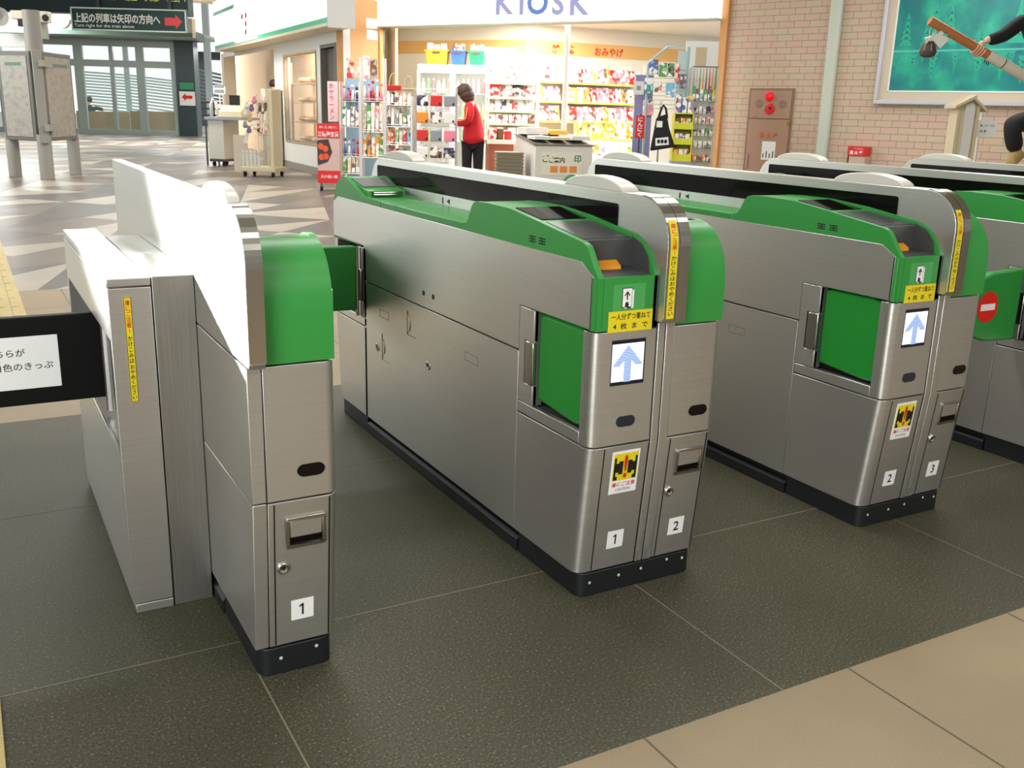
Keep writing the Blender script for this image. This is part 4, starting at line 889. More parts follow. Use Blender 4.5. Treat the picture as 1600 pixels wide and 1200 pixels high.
def good(kind, fr, a0, a1, b0, b1, z0, z1, c, label, group, second=None, cat=None):
    mt = printed(c, second) if second else plain(c); m = MB(fr); am, bm_ = (a0+a1)/2, (b0+b1)/2; nm = kind
    if kind in ('bottle', 'jar'):
        r = min((a1-a0)/2, (b1-b0)/2); h = z1-z0
        prof = [(0, 0), (r, 0), (r, h*.62), (r*.45, h*.80), (r*.45, h*.9), (0, h*.9)] if kind == 'bottle' else [(0, 0), (r, 0), (r, h*.8), (r*.85, h*.85), (0, h*.85)]
        m.lathe((am, bm_, z0), prof, (0, 0, 1), 12); o = m.build(nm, mt)
        k = MB(fr); rc = r*.5 if kind == 'bottle' else r*.9; k.lathe((am, bm_, z0+h*(.9 if kind == 'bottle' else .85)), [(0, 0), (rc, 0), (rc, h*.1), (0, h*.1)], (0, 0, 1), 10); k.build('cap', plain('white' if c != 'white' else 'green'), o)
    elif kind == 'pouch':
        t = .18*(b1-b0)
        m.hexa([(a0, b0, z0), (a1, b0, z0), (a1, b1, z0), (a0, b1, z0), (a0, bm_-t, z1), (a1, bm_-t, z1), (a1, bm_+t, z1), (a0, bm_+t, z1)]); o = m.build(nm, mt, bevel=min(.012, (a1-a0)*.15))
    elif kind == 'magazine':
        d = (z1-z0)*.22; m.hexa([(a0, b0, z0), (a1, b0, z0), (a1, b0+.012, z0), (a0, b0+.012, z0), (a0, b0+d, z1), (a1, b0+d, z1), (a1, b0+d+.012, z1), (a0, b0+d+.012, z1)]); o = m.build(nm, mt)
    elif kind == 'doll':
        h = z1-z0; r = (a1-a0)/2
        m.ball((am, bm_, z0+h*.72), min(r, h*.28), 10, 6); m.lathe((am, bm_, z0), [(0, 0), (r*.95, 0), (r*.8, h*.25), (r*.35, h*.55), (0, h*.55)], (0, 0, 1), 10); o = m.build(nm, mt, smooth=True)
    elif kind == 'stack':
        n = max(2, int((z1-z0)/.025)); hh = (z1-z0)/n
        for i in range(n): e = rg.uniform(-.004, .004); m.box(a0+e, a1+e, b0, b1, z0+i*hh, z0+(i+1)*hh-.002)
        o = m.build('newspaper_pile', mt)
    else:
        m.box(a0, a1, b0, b1, z0, z1); o = m.build(nm, mt, bevel=.004)
    tag(o, label, cat or {'box': 'packet', 'pouch': 'bag', 'bottle': 'bottle', 'jar': 'jar', 'magazine': 'magazine', 'doll': 'toy', 'stack': 'newspaper'}[kind], group); return o
def shelf_unit(name, label, cat, fr, a0, a1, b0, b1, shelves, ztop, mt, back=True, posts=True, group=None, edge=None, wire=False):
    t = thing(name, label, cat, fr.p((a0+a1)/2, (b0+b1)/2, 0), group)
    if posts:
        for a in (a0, a1):
            for b in (b0, b1): m = MB(fr); m.box(a-.012, a+.012, b-.012, b+.012, 0, ztop); m.build('post', mt, t)
    for z in shelves:
        m = MB(fr)
        if wire:
            for k in range(7): bb = b0+(b1-b0)*k/6; m.tube([(a0, bb, z-.004), (a1, bb, z-.004)], .004, 5)
            m.tube([(a0, b0, z+.03), (a1, b0, z+.03)], .004, 5)
        else: m.box(a0, a1, b0, b1, z-.02, z)
        s = m.build('shelf', mt, t)
        if edge: m = MB(fr); m.box(a0, a1, b0-.006, b0, z-.035, z+.004); m.build('price_rail', edge, s)
    if back: m = MB(fr); m.box(a0, a1, b1, b1+.02, 0, ztop); m.build('back_panel', mt, t)
    return t
def row(fr, a0, a1, b, depth, z, hs, spec, where, group, gap=.012, kinds=None):
    """spec: list of (kind, colour, second, word)"""
    n = len(spec); w = (a1-a0)/n
    for i, (kind, c, sec, word) in enumerate(spec):
        h = hs[i % len(hs)] if isinstance(hs, (list, tuple)) else hs
        lab = '%s %s %s, %s from the left' % (c, word, where, ORDN[i]); lab = lab if len(lab.split()) <= 16 else lab.replace('from the left', 'from left')
        good(kind, fr, a0+i*w+gap/2, a0+(i+1)*w-gap/2, b, b+depth, z, z+h, c, lab, group, sec)

# ---- kiosk: cooler with baskets ----
KC = Frame(KF.p(px(KF, 705, 1.9), 1.9, 0)[:2], -34)
a0, a1 = px(KC, 652, 0, 180), px(KC, 762, 0, 180); zt = pz(KC, 101, 705); am = (a0+a1)/2
COOL = mat('cooler_white', srgb(242, 242, 236), .35)
ct = thing('drinks_cooler', 'white two-door drinks cooler with plastic baskets on its top', 'cooler', KC.p(am, .3, 0))
m = MB(KC); m.box(a0, a1, .56, .6, 0, zt); m.box(a0, a0+.04, 0, .56, 0, zt); m.box(a1-.04, a1, 0, .56, 0, zt); m.box(am-.03, am+.03, 0, .56, .12, zt-.12); m.box(a0, a1, 0, .56, zt-.12, zt); m.box(a0, a1, 0, .56, 0, .12); m.build('cabinet', COOL, ct)
for x0, x1 in ((a0, am), (am, a1)):
    m = MB(KC)
    for q in ((x0, x0+.05, .1, zt-.1), (x1-.05, x1, .1, zt-.1), (x0+.05, x1-.05, .1, .16), (x0+.05, x1-.05, zt-.16, zt-.1)): m.box(q[0], q[1], -.03, -.002, q[2], q[3])
    d_ = m.build('door', COOL, ct); m = MB(KC); m.box(x0+.05, x1-.05, -.02, -.014, .16, zt-.16); m.build('glass', mat('cooler_glass', (.95, 1, .98, 1), .03, alpha=.12), d_)
zs = [zt-.52, zt-.98, zt-1.42]
for z in zs:
    for x0, x1 in ((a0+.04, am-.03), (am+.03, a1-.04)): m = MB(KC); m.box(x0, x1, .03, .55, z-.012, z); m.build('shelf', mat('shelf_mint', srgb(200, 230, 214), .4), ct)
for k, z in enumerate(zs):
    for d, (x0, x1) in enumerate(((a0+.05, am-.04), (am+.04, a1-.05))):
        row(KC, x0, x1, .06, .1, z+.001, .26, [('bottle', c, None, 'drink bottle') for c in (('clear', 'green', 'brown', 'white', 'clear', 'orange'), ('white', 'grey', 'clear', 'violet', 'grey', 'red'), ('brown', 'green', 'white', 'blue', 'clear', 'yellow'))[(k+d) % 3]],
            'on the %s shelf behind the %s cooler door' % (['top', 'middle', 'lower'][k], ['left', 'right'][d]), 'bottles in the cooler', .02)
for (u0, u1, v0, c, lab) in ((664, 699, 79, 'yellow', 'yellow plastic basket on top of the drinks cooler'), (704, 727, 80, 'blue', 'blue plastic basket on top of the drinks cooler'), (732, 757, 81, 'green', 'green plastic basket on top of the drinks cooler')):
    x0, x1 = px(KC, u0, .1, 90), px(KC, u1, .1, 90); z1 = zt+.27
    bk_ = thing('plastic_basket', lab, 'basket', KC.p((x0+x1)/2, .25, zt+.001), 'baskets on the cooler'); mt = mat('basket_'+c, srgb(*{'yellow': (250, 186, 60), 'blue': (60, 110, 190), 'green': (40, 165, 105)}[c]), .4)
    m = MB(KC); i = .03; m.hexa([(x0+i, .1+i, zt+.001), (x1-i, .1+i, zt+.001), (x1-i, .45-i, zt+.001), (x0+i, .45-i, zt+.001), (x0, .1, z1), (x1, .1, z1), (x1, .45, z1), (x0, .45, z1)]); m.build('body', mt, bk_, bevel=.01)
    m = MB(KC); m.box(x0-.012, x1+.012, .088, .1, z1-.03, z1); m.box(x0-.012, x1+.012, .45, .462, z1-.03, z1); m.box(x0-.012, x0, .1, .45, z1-.03, z1); m.box(x1, x1+.012, .1, .45, z1-.03, z1); m.build('rim', mt, bk_)
    m = MB(KC); m.box((x0+x1)/2-.07, (x0+x1)/2+.07, .086, .088, z1-.07, z1-.035); m.build('handle', mat('basket_handle', srgb(110, 60, 70), .4), bk_)
    row(KC, x0+.02, x1-.02, .16, .12, z1+.001, [.13, .10, .12], [('pouch', q, 'white', 'packet') for q in ('white', 'cream', 'white')], 'in the %s basket on the cooler' % c, 'packets in the cooler baskets')

# ---- kiosk: white shelf unit right of the cooler ----
KS = Frame(KF.p(px(KF, 800, 1.7), 1.7, 0)[:2], -22)
a0, a1 = px(KS, 763, 0, 170), px(KS, 838, 0, 170)
sv = [pz(KS, v, 800) for v in (129, 152, 173, 193, 214)]; GREDGE = mat('pale_green_rail', srgb(150, 200, 150), .4)
shelf_unit('goods_shelf', 'white open shelf unit with pale green price rails beside the red-coated person', 'shelf', KS, a0, a1, 0, .4, sv, pz(KS, 88, 800), IW, edge=GREDGE)
h = [.30, .225, .195, .165, .17]
rows_ = [[('pouch', c, 'white', 'hanging packet') for c in ('white', 'cream', 'white', 'white', 'grey', 'cream', 'white')],
         [('box', 'red', 'cream', 'box'), ('box', 'red', 'cream', 'box'), ('magazine', 'black', 'white', 'magazine'), ('magazine', 'white', 'red', 'magazine')],
         [('magazine', c, 'white', 'paperback') for c in ('brown', 'white', 'navy', 'cream', 'red', 'white', 'grey', 'white')],
         [('box', c, 'red', 'small box') for c in ('cream', 'white', 'cream', 'white', 'cream', 'white', 'brown')],
         [('box', c, 'white', 'sweet box') for c in ('orange', 'red', 'cream', 'white', 'brown')]]
for k in range(5): row(KS, a0+.02, a1-.02, .05, .16, sv[k]+.001, h[k], rows_[k], 'on the %s shelf of the white unit' % ['top', 'second', 'third', 'fourth', 'bottom'][k], 'goods on the white shelf unit')
r = rect(KS, 757, 74, 812, 84, -.05)
m = MB(KS); m.box(r[0], r[1], -.02, .0, pz(KS, 88, 800), r[3]); o = m.build('shelf_header', PAPER); tag(o, 'white header strip with green patches above the white shelf unit', 'sign', None)
for k in range(5): m = MB(KS); x = r[0]+.03+k*.13; m.box(x, x+.08, -.024, -.0205, r[3]-.09, r[3]-.01); child_of(o, m, 'green_patch', mat('lime_patch', srgb(170, 220, 110), .5))
# white pole between the shelves
CP = CF(17.2, None, 884); m = MB(); P = CP.p(px(CP, 884, 0, 120), 0, 0); m.lathe(P, [(0, 0), (.045, 0), (.045, 2.88), (0, 2.88)], (0, 0, 1), 14); o = m.build('white_pole', WHITE); tag(o, 'thin white pole standing in front of the magazine shelves', 'pole')

# ---- kiosk: magazine wall under the red lettering ----
MF = Frame(RF.p(0, -.55, 0)[:2], 0)
a0, a1 = px(MF, 842, 0, 150), px(MF, 1004, 0, 150)
sv = [pz(MF, v, 920) for v in (130, 160, 190)]; YEDGE = mat('yellow_rail', srgb(226, 214, 110), .4)
shelf_unit('magazine_rack', 'long wall rack of magazines under the red souvenir lettering', 'rack', MF, a0, a1, 0, .45, sv, pz(MF, 98, 920), IW, edge=YEDGE)
pal = ['pink', 'red', 'white', 'orange', 'cream', 'pink', 'white', 'red', 'pink', 'yellow', 'white', 'orange', 'red', 'pink']
for k in range(3):
    for d, (f0, f1, n) in enumerate(((.0, .22, 4), (.24, 1.0, 12))):
        row(MF, a0+(a1-a0)*f0+.02, a0+(a1-a0)*f1-.02, .03, .1, sv[k]+.001, [.29, .27, .28], [('magazine', pal[(i+3*k+5*d) % 14], 'white' if pal[(i+3*k+5*d) % 14] != 'white' else 'pink', 'magazine') for i in range(n)],
            'on the %s rack row %s of the pole' % (['upper', 'middle', 'lower'][k], ['left', 'right'][d]), 'magazines on the wall rack')
# counter of boxed souvenirs in front of the magazines
SVF = Frame(MF.p(0, -.7, 0)[:2], 0)
a0, a1 = px(SVF, 905, 0, 215), px(SVF, 1000, 0, 215); z0 = pz(SVF, 217, 950)
t = thing('souvenir_counter', 'low yellow-topped counter of boxed souvenirs below the magazine rack', 'counter', SVF.p((a0+a1)/2, .3, 0)); slab('counter_body', SVF, (a0, a1, 0, z0-.03), 0, .6, IW, t); slab('counter_top', SVF, (a0-.02, a1+.02, z0-.03, z0), -.02, .62, mat('yellow_top', srgb(244, 216, 110), .4), t)
row(SVF, a0+.03, a1-.03, .05, .22, z0+.001, [.30, .26], [('box', 'yellow', 'orange', 'souvenir box'), ('box', 'yellow', 'cream', 'souvenir box'), ('box', 'orange', 'yellow', 'souvenir box'), ('box', 'orange', 'cream', 'souvenir box'), ('box', 'white', 'orange', 'souvenir box'), ('box', 'orange', 'red', 'souvenir box')], 'on the yellow-topped counter', 'souvenir boxes on the counter')
zq = z0-.30; m = MB(SVF); m.box(a0, a1, -.32, -.03, 0, zq); o = m.build('low_step', IW); tag(o, 'white low step of papers in front of the yellow-topped counter', 'stand')
row(SVF, a0+.03, a1-.03, -.30, .2, zq+.001, [.2, .16, .22], [('box', 'orange', 'white', 'paper packet'), ('stack', 'white', 'grey', 'newspaper pile'), ('stack', 'white', None, 'newspaper pile'), ('stack', 'cream', None, 'newspaper pile'), ('box', 'lime', 'green', 'packet'), ('box', 'cream', 'orange', 'packet')], 'on the low step before the counter', 'papers on the low step')

# ---- white newspaper stand ----
NF = Frame(CF(15.2, None, 838).o[:2], -14); a0, a1 = px(NF, 836, 0, 240), px(NF, 926, 0, 240); z1 = pz(NF, 228, 880)
t = thing('newspaper_stand', 'white newspaper stand with green notice on its front in the kiosk', 'stand', NF.p((a0+a1)/2, .6, 0))
m = MB(NF); m.hexa([(a0, 0, 0), (a1, 0, 0), (a1, 1.1, 0), (a0, 1.1, 0), (a0, 0, z1), (a1, 0, z1), (a1, 1.1, z1+.12), (a0, 1.1, z1+.12)]); m.build('body', mat('stand_white', srgb(226, 224, 214), .45), t, bevel=.01)
m = MB(NF); m.hexa([(a0-.02, -.02, z1), (a1+.02, -.02, z1), (a1+.02, 1.12, z1+.125), (a0-.02, 1.12, z1+.125), (a0-.02, -.02, z1+.02), (a1+.02, -.02, z1+.02), (a1+.02, 1.12, z1+.145), (a0-.02, 1.12, z1+.145)]); m.build('top_tray', mat('tray_grey', srgb(120, 118, 110), .4), t)
r = rect(NF, 846, 238, 908, 274); m = MB(NF); m.box(r[0], r[1], -.006, -.0005, r[2], r[3]); fn = m.build('front_notice', mat('notice_cream', srgb(236, 232, 214), .5), t)
GRI = mat('green_ink', srgb(40, 130, 96), .5); ORI = mat('orange_ink', srgb(232, 150, 70), .5); am = (r[0]+r[1])/2; hh = r[3]-r[2]; ww = r[1]-r[0]
text('lettering', 'ご', GRI, fn, NF.p(r[0]+ww*.10, -.006, r[2]+hh*.72), NF.d, (0, 0, 1), hh*.32, bold=.03); text('lettering', '印', GRI, fn, NF.p(r[1]-ww*.10, -.006, r[2]+hh*.72), NF.d, (0, 0, 1), hh*.34, bold=.03)
text('lettering', 'ご案内', mat('dark_green_ink', srgb(40, 70, 50), .5), fn, NF.p(am-ww*.12, -.006, r[2]+hh*.66), NF.d, (0, 0, 1), hh*.26, bold=.03)
for k in range(3): m = MB(NF); x = r[0]+ww*(.22+.24*k); m.box(x, x+ww*.19, -.008, -.0061, r[2]+hh*.12, r[2]+hh*.40); m.build('orange_print', ORI, fn)
r = rect(NF, 826, 225, 833, 236)
top = lambda b: z1+.021+.125*(b+.02)/1.14+.004
for k, (f0, f1, b0, b1, c, hgt, lab) in enumerate(((.02, .30, .08, .5, 'white', .05, 'white newspaper pile at the front left of the newspaper stand'), (.33, .62, .06, .5, 'cream', .04, 'cream newspaper pile at the front middle of the newspaper stand'), (.66, .98, .08, .5, 'white', .06, 'white newspaper pile at the front right of the newspaper stand'), (.02, .40, .56, 1.05, 'white', .10, 'tall white newspaper pile at the back of the newspaper stand'), (.45, .75, .56, 1.05, 'yellow', .07, 'yellowish magazine pile at the back of the newspaper stand'))):
    o = good('stack', NF, a0+(a1-a0)*f0, a0+(a1-a0)*f1, b0, b1, top(b1), top(b1)+hgt, c, lab, 'piles on the newspaper stand', None)
# ---- pile of grey shopping baskets, red-brown counter ----
BF = CF(15.3, -22, 798); a0, a1 = px(BF, 775, 0, 255), px(BF, 819, 0, 255)
for k in range(13):
    m = MB(BF); z = .001+k*.052; i = .02
    m.hexa([(a0+i, 0+i, z), (a1-i, i, z), (a1-i, .32-i, z), (a0+i, .32-i, z), (a0, 0, z+.05), (a1, 0, z+.05), (a1, .32, z+.05), (a0, .32, z+.05)]); o = m.build('shopping_basket', mat('basket_grey', srgb(150, 142, 120), .5), bevel=.004); tag(o, 'grey-green shopping basket in the nested pile left of the newspaper stand', 'basket', 'nested shopping baskets')
CFR = CF(16.6, -22, 790); r = rect(CFR, 764, 219, 802, 268); t = thing('till_counter', 'reddish-brown counter behind the pile of grey shopping baskets', 'counter', CFR.p((r[0]+r[1])/2, .3, 0)); slab('counter_body', CFR, (r[0], r[1], 0, r[3]-.06), 0, .6, mat('red_brown', srgb(176, 92, 66), .5), t); slab('counter_top', CFR, (r[0]-.04, r[1]+.1, r[3]-.06, r[3]), -.03, .62, IW, t)
CR = CFR; 
row(CR, r[0], r[1], .1, .3, r[3]+.001, [.16, .2], [('box', 'white', 'red', 'sweet carton'), ('jar', 'brown', None, 'sweet jar'), ('jar', 'red', None, 'sweet jar')], 'on the reddish-brown counter', 'things on the reddish-brown counter')

# ---- purse rack ----
PR = CF(15.8, -26, 680); a0, a1 = px(PR, 650, 0, 190), px(PR, 713, 0, 190); zt = pz(PR, 137, 680)
t = thing('purse_rack', 'wire rack hung with four rows of small purses left of the red-coated person', 'rack', PR.p((a0+a1)/2, .1, 0))
WIRE = mat('white_wire', srgb(210, 208, 206), .35, .3)
m = MB(PR)
for k in range(9): x = a0+(a1-a0)*k/8; m.tube([(x, .06, .12), (x, .06, zt)], .004, 5)
for k in range(14): z = .15+(zt-.17)*k/13; m.tube([(a0, .06, z), (a1, .06, z)], .004, 5)
m.build('wire_grid', WIRE, t)
for x in (a0, a1): m = MB(PR); m.tube([(x, .06, 0), (x, .06, zt+.02)], .014, 8); m.tube([(x, -.2, .015), (x, .3, .015)], .012, 6); m.build('leg', WIRE, t)
pc_ = [['navy', 'red', 'grey'], ['orange', 'brown', 'white'], ['red', 'grey', 'pink'], ['white', 'brown', 'navy']]
for i, (v0, v1) in enumerate(((148, 166), (174, 193), (202, 221), (229, 247))):
    zz1, zz0 = pz(PR, v0, 680), pz(PR, v1, 680)
    m = MB(PR); m.box(a0, a1, .0, .05, zz1+.02, zz1+.035); rl = m.build('hanging_rail', WIRE, t)
    for j, c in enumerate(pc_[i]):
        x0 = a0+.015+j*(a1-a0)/3; x1 = x0+(a1-a0)/3-.03
        p_ = thing('purse', '%s purse in the %s row of the purse rack, %s' % (c, ['top', 'second', 'third', 'bottom'][i], ['at the left', 'in the middle', 'at the right'][j]), 'purse', PR.p((x0+x1)/2, .0, zz0), 'purses on the wire rack')
        m = MB(PR); m.box(x0, x1, -.03, .015, zz0, zz1-.01); m.build('body', printed(c, 'white', 5) if c in ('navy', 'brown') else plain(c), p_, bevel=.014)
        m = MB(PR); m.box(x0+.02, x0+.09, -.012, -.006, zz1-.01, zz1+.03); m.build('hang_tag', PAPER, p_)
        m = MB(PR); m.box(x1-.045, x1-.02, -.034, -.03, zz0+.02, zz0+.05); m.build('clasp', BLACK, p_)

# ---- three open racks of sweets and toys by the kiosk entrance ----
def open_rack(label, F_, u0, u1, vs_, vt, specs, word, hts):
    a0, a1 = px(F_, u0, 0, 200), px(F_, u1, 0, 200); um = (u0+u1)/2; sv = [pz(F_, v, um) for v in vs_]
    shelf_unit('display_rack', label, 'rack', F_, a0, a1, 0, .26, sv, pz(F_, vt, um), WIRE, back=False, wire=True, group='open racks at the kiosk entrance')
    for k, sp in enumerate(specs): row(F_, a0+.015, a1-.015, .04, .13, sv[k]+.001, hts[k], sp, 'on the %s shelf of the %s rack' % (['top', 'second', 'third', 'fourth', 'bottom'][k], word), 'goods on the %s rack' % word)
P_ = lambda kind, cs, word, sec='white': [(kind, c, sec, word) for c in cs]
R1 = CF(16.05, -29, 546)
open_rack('narrow wire rack of dolls and packets nearest the red poster', R1, 532, 562, (158, 198, 244, 271), 128,
          [P_('doll', ['pink', 'violet', 'white', 'navy'], 'doll', None), P_('pouch', ['teal', 'white', 'grey', 'red'], 'packet'), P_('doll', ['blue', 'white', 'violet', 'red'], 'doll', None), P_('pouch', ['green', 'cream', 'beige', 'beige'], 'bag')], 'narrow', ([.30, .26], [.30, .25], [.34, .28], [.24, .24]))
R2 = CF(15.85, -29, 581)
open_rack('tall wire rack of snack bags next to the narrow rack', R2, 564, 600, (158, 206, 246), 90,
          [P_('doll', ['white', 'pink', 'red', 'white', 'pink'], 'plush toy', None), P_('pouch', ['beige', 'green', 'cream', 'pink', 'cream'], 'snack bag'), P_('pouch', ['cream', 'brown', 'white', 'lime', 'green'], 'snack bag', 'orange')], 'tall', ([.40, .34, .38], [.42, .38], [.34, .36, .30]))
R3 = CF(15.75, -29, 625)
open_rack('wide wire rack with a red bag on top between tall rack and purses', R3, 602, 643, (164, 198, 226, 250), 150,
          [P_('pouch', ['white', 'black', 'white', 'beige', 'orange', 'white'], 'packet'), P_('pouch', ['brown', 'white', 'grey', 'cream', 'green', 'white'], 'packet', 'grey'), P_('pouch', ['orange', 'red', 'green', 'beige', 'red', 'skyblue'], 'packet'), P_('doll', ['pink', 'violet', 'red', 'white', 'green', 'skyblue'], 'small toy', None)], 'wide', ([.20, .18], [.30, .28], [.22, .2], [.2, .24]))
def gift_bag(F_, u0, u1, v0, v1, c, label, sec=None, b=.04, loops=True, zbase=None):
    r = rect(F_, u0, v0, u1, v1, b); z0 = zbase if zbase else r[2]
    t = thing('gift_bag', label, 'bag', F_.p((r[0]+r[1])/2, b+.05, z0)); m = MB(F_); m.hexa([(r[0]+.01, b, z0), (r[1]-.01, b, z0), (r[1]-.01, b+.12, z0), (r[0]+.01, b+.12, z0), (r[0], b-.01, r[3]), (r[1], b-.01, r[3]), (r[1], b+.13, r[3]), (r[0], b+.13, r[3])]); m.build('body', plain(c), t, bevel=.008)
    am = (r[0]+r[1])/2; w = (r[1]-r[0])*.32
    if loops: m = MB(F_); m.tube([(am-w, b, r[3]-.02)]+[(am-w*math.cos(math.radians(a)), b, r[3]+.17*math.sin(math.radians(a))) for a in range(0, 181, 20)]+[(am+w, b, r[3]-.02)], .009, 6); m.build('handle', plain('beige'), t)
    return t
z3 = pz(R3, 164, 625)
gift_bag(R3, 604, 627, 133, 158, 'red', 'red gift bag with pale handles on top of the wide rack', zbase=z3+.205, b=.05)
gift_bag(R3, 629, 648, 138, 160, 'beige', 'beige gift bag with rounded handle beside the red gift bag', zbase=z3+.205, b=.05)
# hanging toys board behind the tall rack
HB_ = CF(16.55, -27, 575); r = rect(HB_, 539, 86, 592, 150); m = MB(HB_); m.box(r[0], r[1], 0, .02, 0, r[3]-.35); o = m.build('toy_board', mat('panel_blue', srgb(150, 182, 198), .5)); tag(o, 'blue display panel of small toys behind the narrow and tall racks', 'panel')
row(HB_, r[0]+.02, r[1]-.02, .0, .018, r[3]-.349, [.3, .24, .34], [('pouch', 'red', 'beige', 'hanging packet'), ('pouch', 'beige', 'white', 'hanging packet'), ('pouch', 'clear', 'pink', 'hanging packet'), ('pouch', 'brown', 'orange', 'hanging packet')], 'at the top of the blue display panel', 'packets on the blue panel')
for k, c in enumerate(('red', 'white', 'pink', 'navy', 'red')):
    x = r[0]+.08+k*.11; z = r[3]-.62; m = MB(HB_); m.ball((x, -.054, z+.05), .045, 10, 6); m.lathe((x, -.054, z-.08), [(0, 0), (.05, 0), (.03, .09), (0, .1)], (0, 0, 1), 10); o = m.build('hanging_doll', plain(c), smooth=True); tag(o, '%s doll hanging on the blue display panel, %s from the left' % (c, ORDN[k]), 'toy', 'dolls on the blue panel')

# ---- right end of the kiosk: blue rack, tote bag, yellow bins, grid rack ----
LR = CF(14.6, -33, 1030)
a0, a1 = px(LR, 1013, 0, 110), px(LR, 1075, 0, 110); zt = pz(LR, 72, 1045); zb_ = 0
BLW = mat('pale_blue_wire', srgb(176, 200, 204), .35, .2)
t = thing('hanging_rack', 'pale blue tubular rack of hanging packets behind the black tote bag', 'rack', LR.p((a0+a1)/2, .1, 0))
m = MB(LR); m.tube([(a0, .1, 0), (a0, .1, pz(LR, 100, 1013)), (a0+.06, .1, pz(LR, 92, 1016)), (a0+.25, .1, zt), (a1, .1, zt), (a1, .1, 0)], .018, 8); m.build('tube_frame', BLW, t)
m = MB(LR); zlow = pz(LR, 170, 1040)
for k in range(10): z = zlow+(zt-.3-zlow)*k/9; m.tube([(a0, .1, z), (a1, .1, z)], .004, 5)
m.build('wire_grid', BLW, t); slab('side_panel', LR, (a1-.14, a1-.02, zlow, zt-.05), .105, .115, mat('panel_pale_blue', srgb(190, 212, 210), .4), t)
def hang(u0, v0, u1, v1, c, lab, sec='white', kind='pouch'):
    r = rect(LR, u0, v0, u1, v1, .05); good(kind, LR, r[0], r[1], .03, .078, r[2], r[3], c, lab, 'packets on the pale blue rack', sec)
for q in ((1014, 93, 1029, 116, 'blue', 'blue packet at the upper left of the pale blue rack'), (1030, 98, 1042, 120, 'green', 'green packet with white discs, left of a similar one'), (1043, 99, 1054, 120, 'green', 'green packet with white discs, right of a similar one', 'black'), (1055, 100, 1062, 128, 'red', 'narrow red packet at the right of the pale blue rack'),
          (1007, 122, 1021, 146, 'teal', 'teal packet on the lower row of the pale blue rack'), (1023, 128, 1034, 144, 'red', 'red packet on the lower row of the pale blue rack'), (1040, 130, 1054, 152, 'skyblue', 'sky blue packet on the lower row of the pale blue rack'), (1063, 117, 1072, 136, 'violet', 'violet packet at the right edge of the pale blue rack')): hang(*q[:6], *(q[6:]))
VP = CF(14.9, -33, 1005); r = rect(VP, 992, 117, 1020, 180); m = MB(VP); m.box(r[0], r[1], 0, .03, 0, r[3]); o = m.build('violet_panel', mat('panel_violet', srgb(140, 140, 186), .5)); tag(o, 'violet-blue display panel at the left of the pale blue rack', 'panel')
r2 = rect(VP, 990, 127, 1006, 148); m = MB(VP); m.box(r2[0], r2[1], -.012, -.001, r2[2], r2[3]); o2 = m.build('price_card', PAPER); tag(o2, 'white card with grey print on the violet-blue panel', 'card'); m = MB(VP); e_ = (r2[1]-r2[0])*.3; m.box(r2[0]+e_, r2[1]-e_, -.014, -.0125, r2[2]+.06, r2[3]-.06); child_of(o2, m, 'print', plain('grey'))
r2 = rect(VP, 1004, 157, 1021, 180); good('pouch', VP, r2[0], r2[1], -.06, -.003, r2[2], r2[3], 'pink', 'pink packet low on the violet-blue display panel', None, 'white')
# banner
NB = CF(14.3, -29, 1000); r = rect(NB, 993, 181, 1007, 216); t = thing('banner', 'narrow red vertical banner with white characters beside the souvenir boxes', 'banner', NB.p((r[0]+r[1])/2, 0, 0)); slab('cloth', NB, r, 0, .012, RED, t); m = MB(NB); m.tube([((r[0]+r[1])/2, .02, 0), ((r[0]+r[1])/2, .02, r[3]+.02)], .008, 6); m.build('pole', BLACK, t)
text('lettering', '\n'.join('にんにく'), PAPER, t, NB.p((r[0]+r[1])/2, -.001, (r[2]+r[3])/2), NB.d, (0, 0, 1), (r[3]-r[2])*.88, (r[1]-r[0])*.6, bold=.03)
# yellow bins
YF = CF(14.0, -33, 1066); a0, a1 = px(YF, 1052, 0, 210), px(YF, 1082, 0, 210); YB_ = mat('bin_yellow', srgb(214, 214, 40), .4)
zl = [pz(YF, v, 1066) for v in (252, 226, 202)]
st = thing('bin_stand', 'grey stand that carries the three yellow bins', 'stand', YF.p((a0+a1)/2, .2, 0)); slab('stand_body', YF, (a0, a1, 0, zl[0]-.001), 0, .36, plain('grey'), st)
for k, z in enumerate(zl):
    hgt = ((zl[k+1]-zl[k]) if k < 2 else (zl[2]-zl[1]))-.004; b = thing('storage_bin', 'yellow open-front bin, %s of the stack beside the tote bag' % ['lowest', 'middle one', 'topmost'][k], 'bin', YF.p((a0+a1)/2, .2, z), 'yellow bins')
    m = MB(YF); m.box(a0, a1, 0, .36, z, z+.012); m.box(a0, a0+.012, 0, .36, z+.012, z+hgt); m.box(a1-.012, a1, 0, .36, z+.012, z+hgt); m.box(a0+.012, a1-.012, .348, .36, z+.012, z+hgt); m.prism([(a0+.012, z+.012), (a1-.012, z+.012), (a1-.012, z+hgt*.55), (a1-.04, z+hgt*.42), (a0+.04, z+hgt*.42), (a0+.012, z+hgt*.55)], 'y', 0, .012)
    if k == 2: m.box(a0, a1, 0, .36, z+hgt, z+hgt+.012)
    m.build('bin_shell', YB_, b)
    for i, c in enumerate([('orange', 'yellow', 'red'), ('yellow', 'violet', 'orange'), ('brown', 'orange', 'beige')][k]):
        x0 = a0+.02+i*(a1-a0-.04)/3; good('pouch', YF, x0, x0+(a1-a0-.04)/3-.006, .04, .12, z+.0125, z+hgt*.75, c, '%s packet in the %s yellow bin, %s from the left' % (c, ['lowest', 'middle', 'topmost'][k], ORDN[i]), 'packets in the yellow bins', 'white')
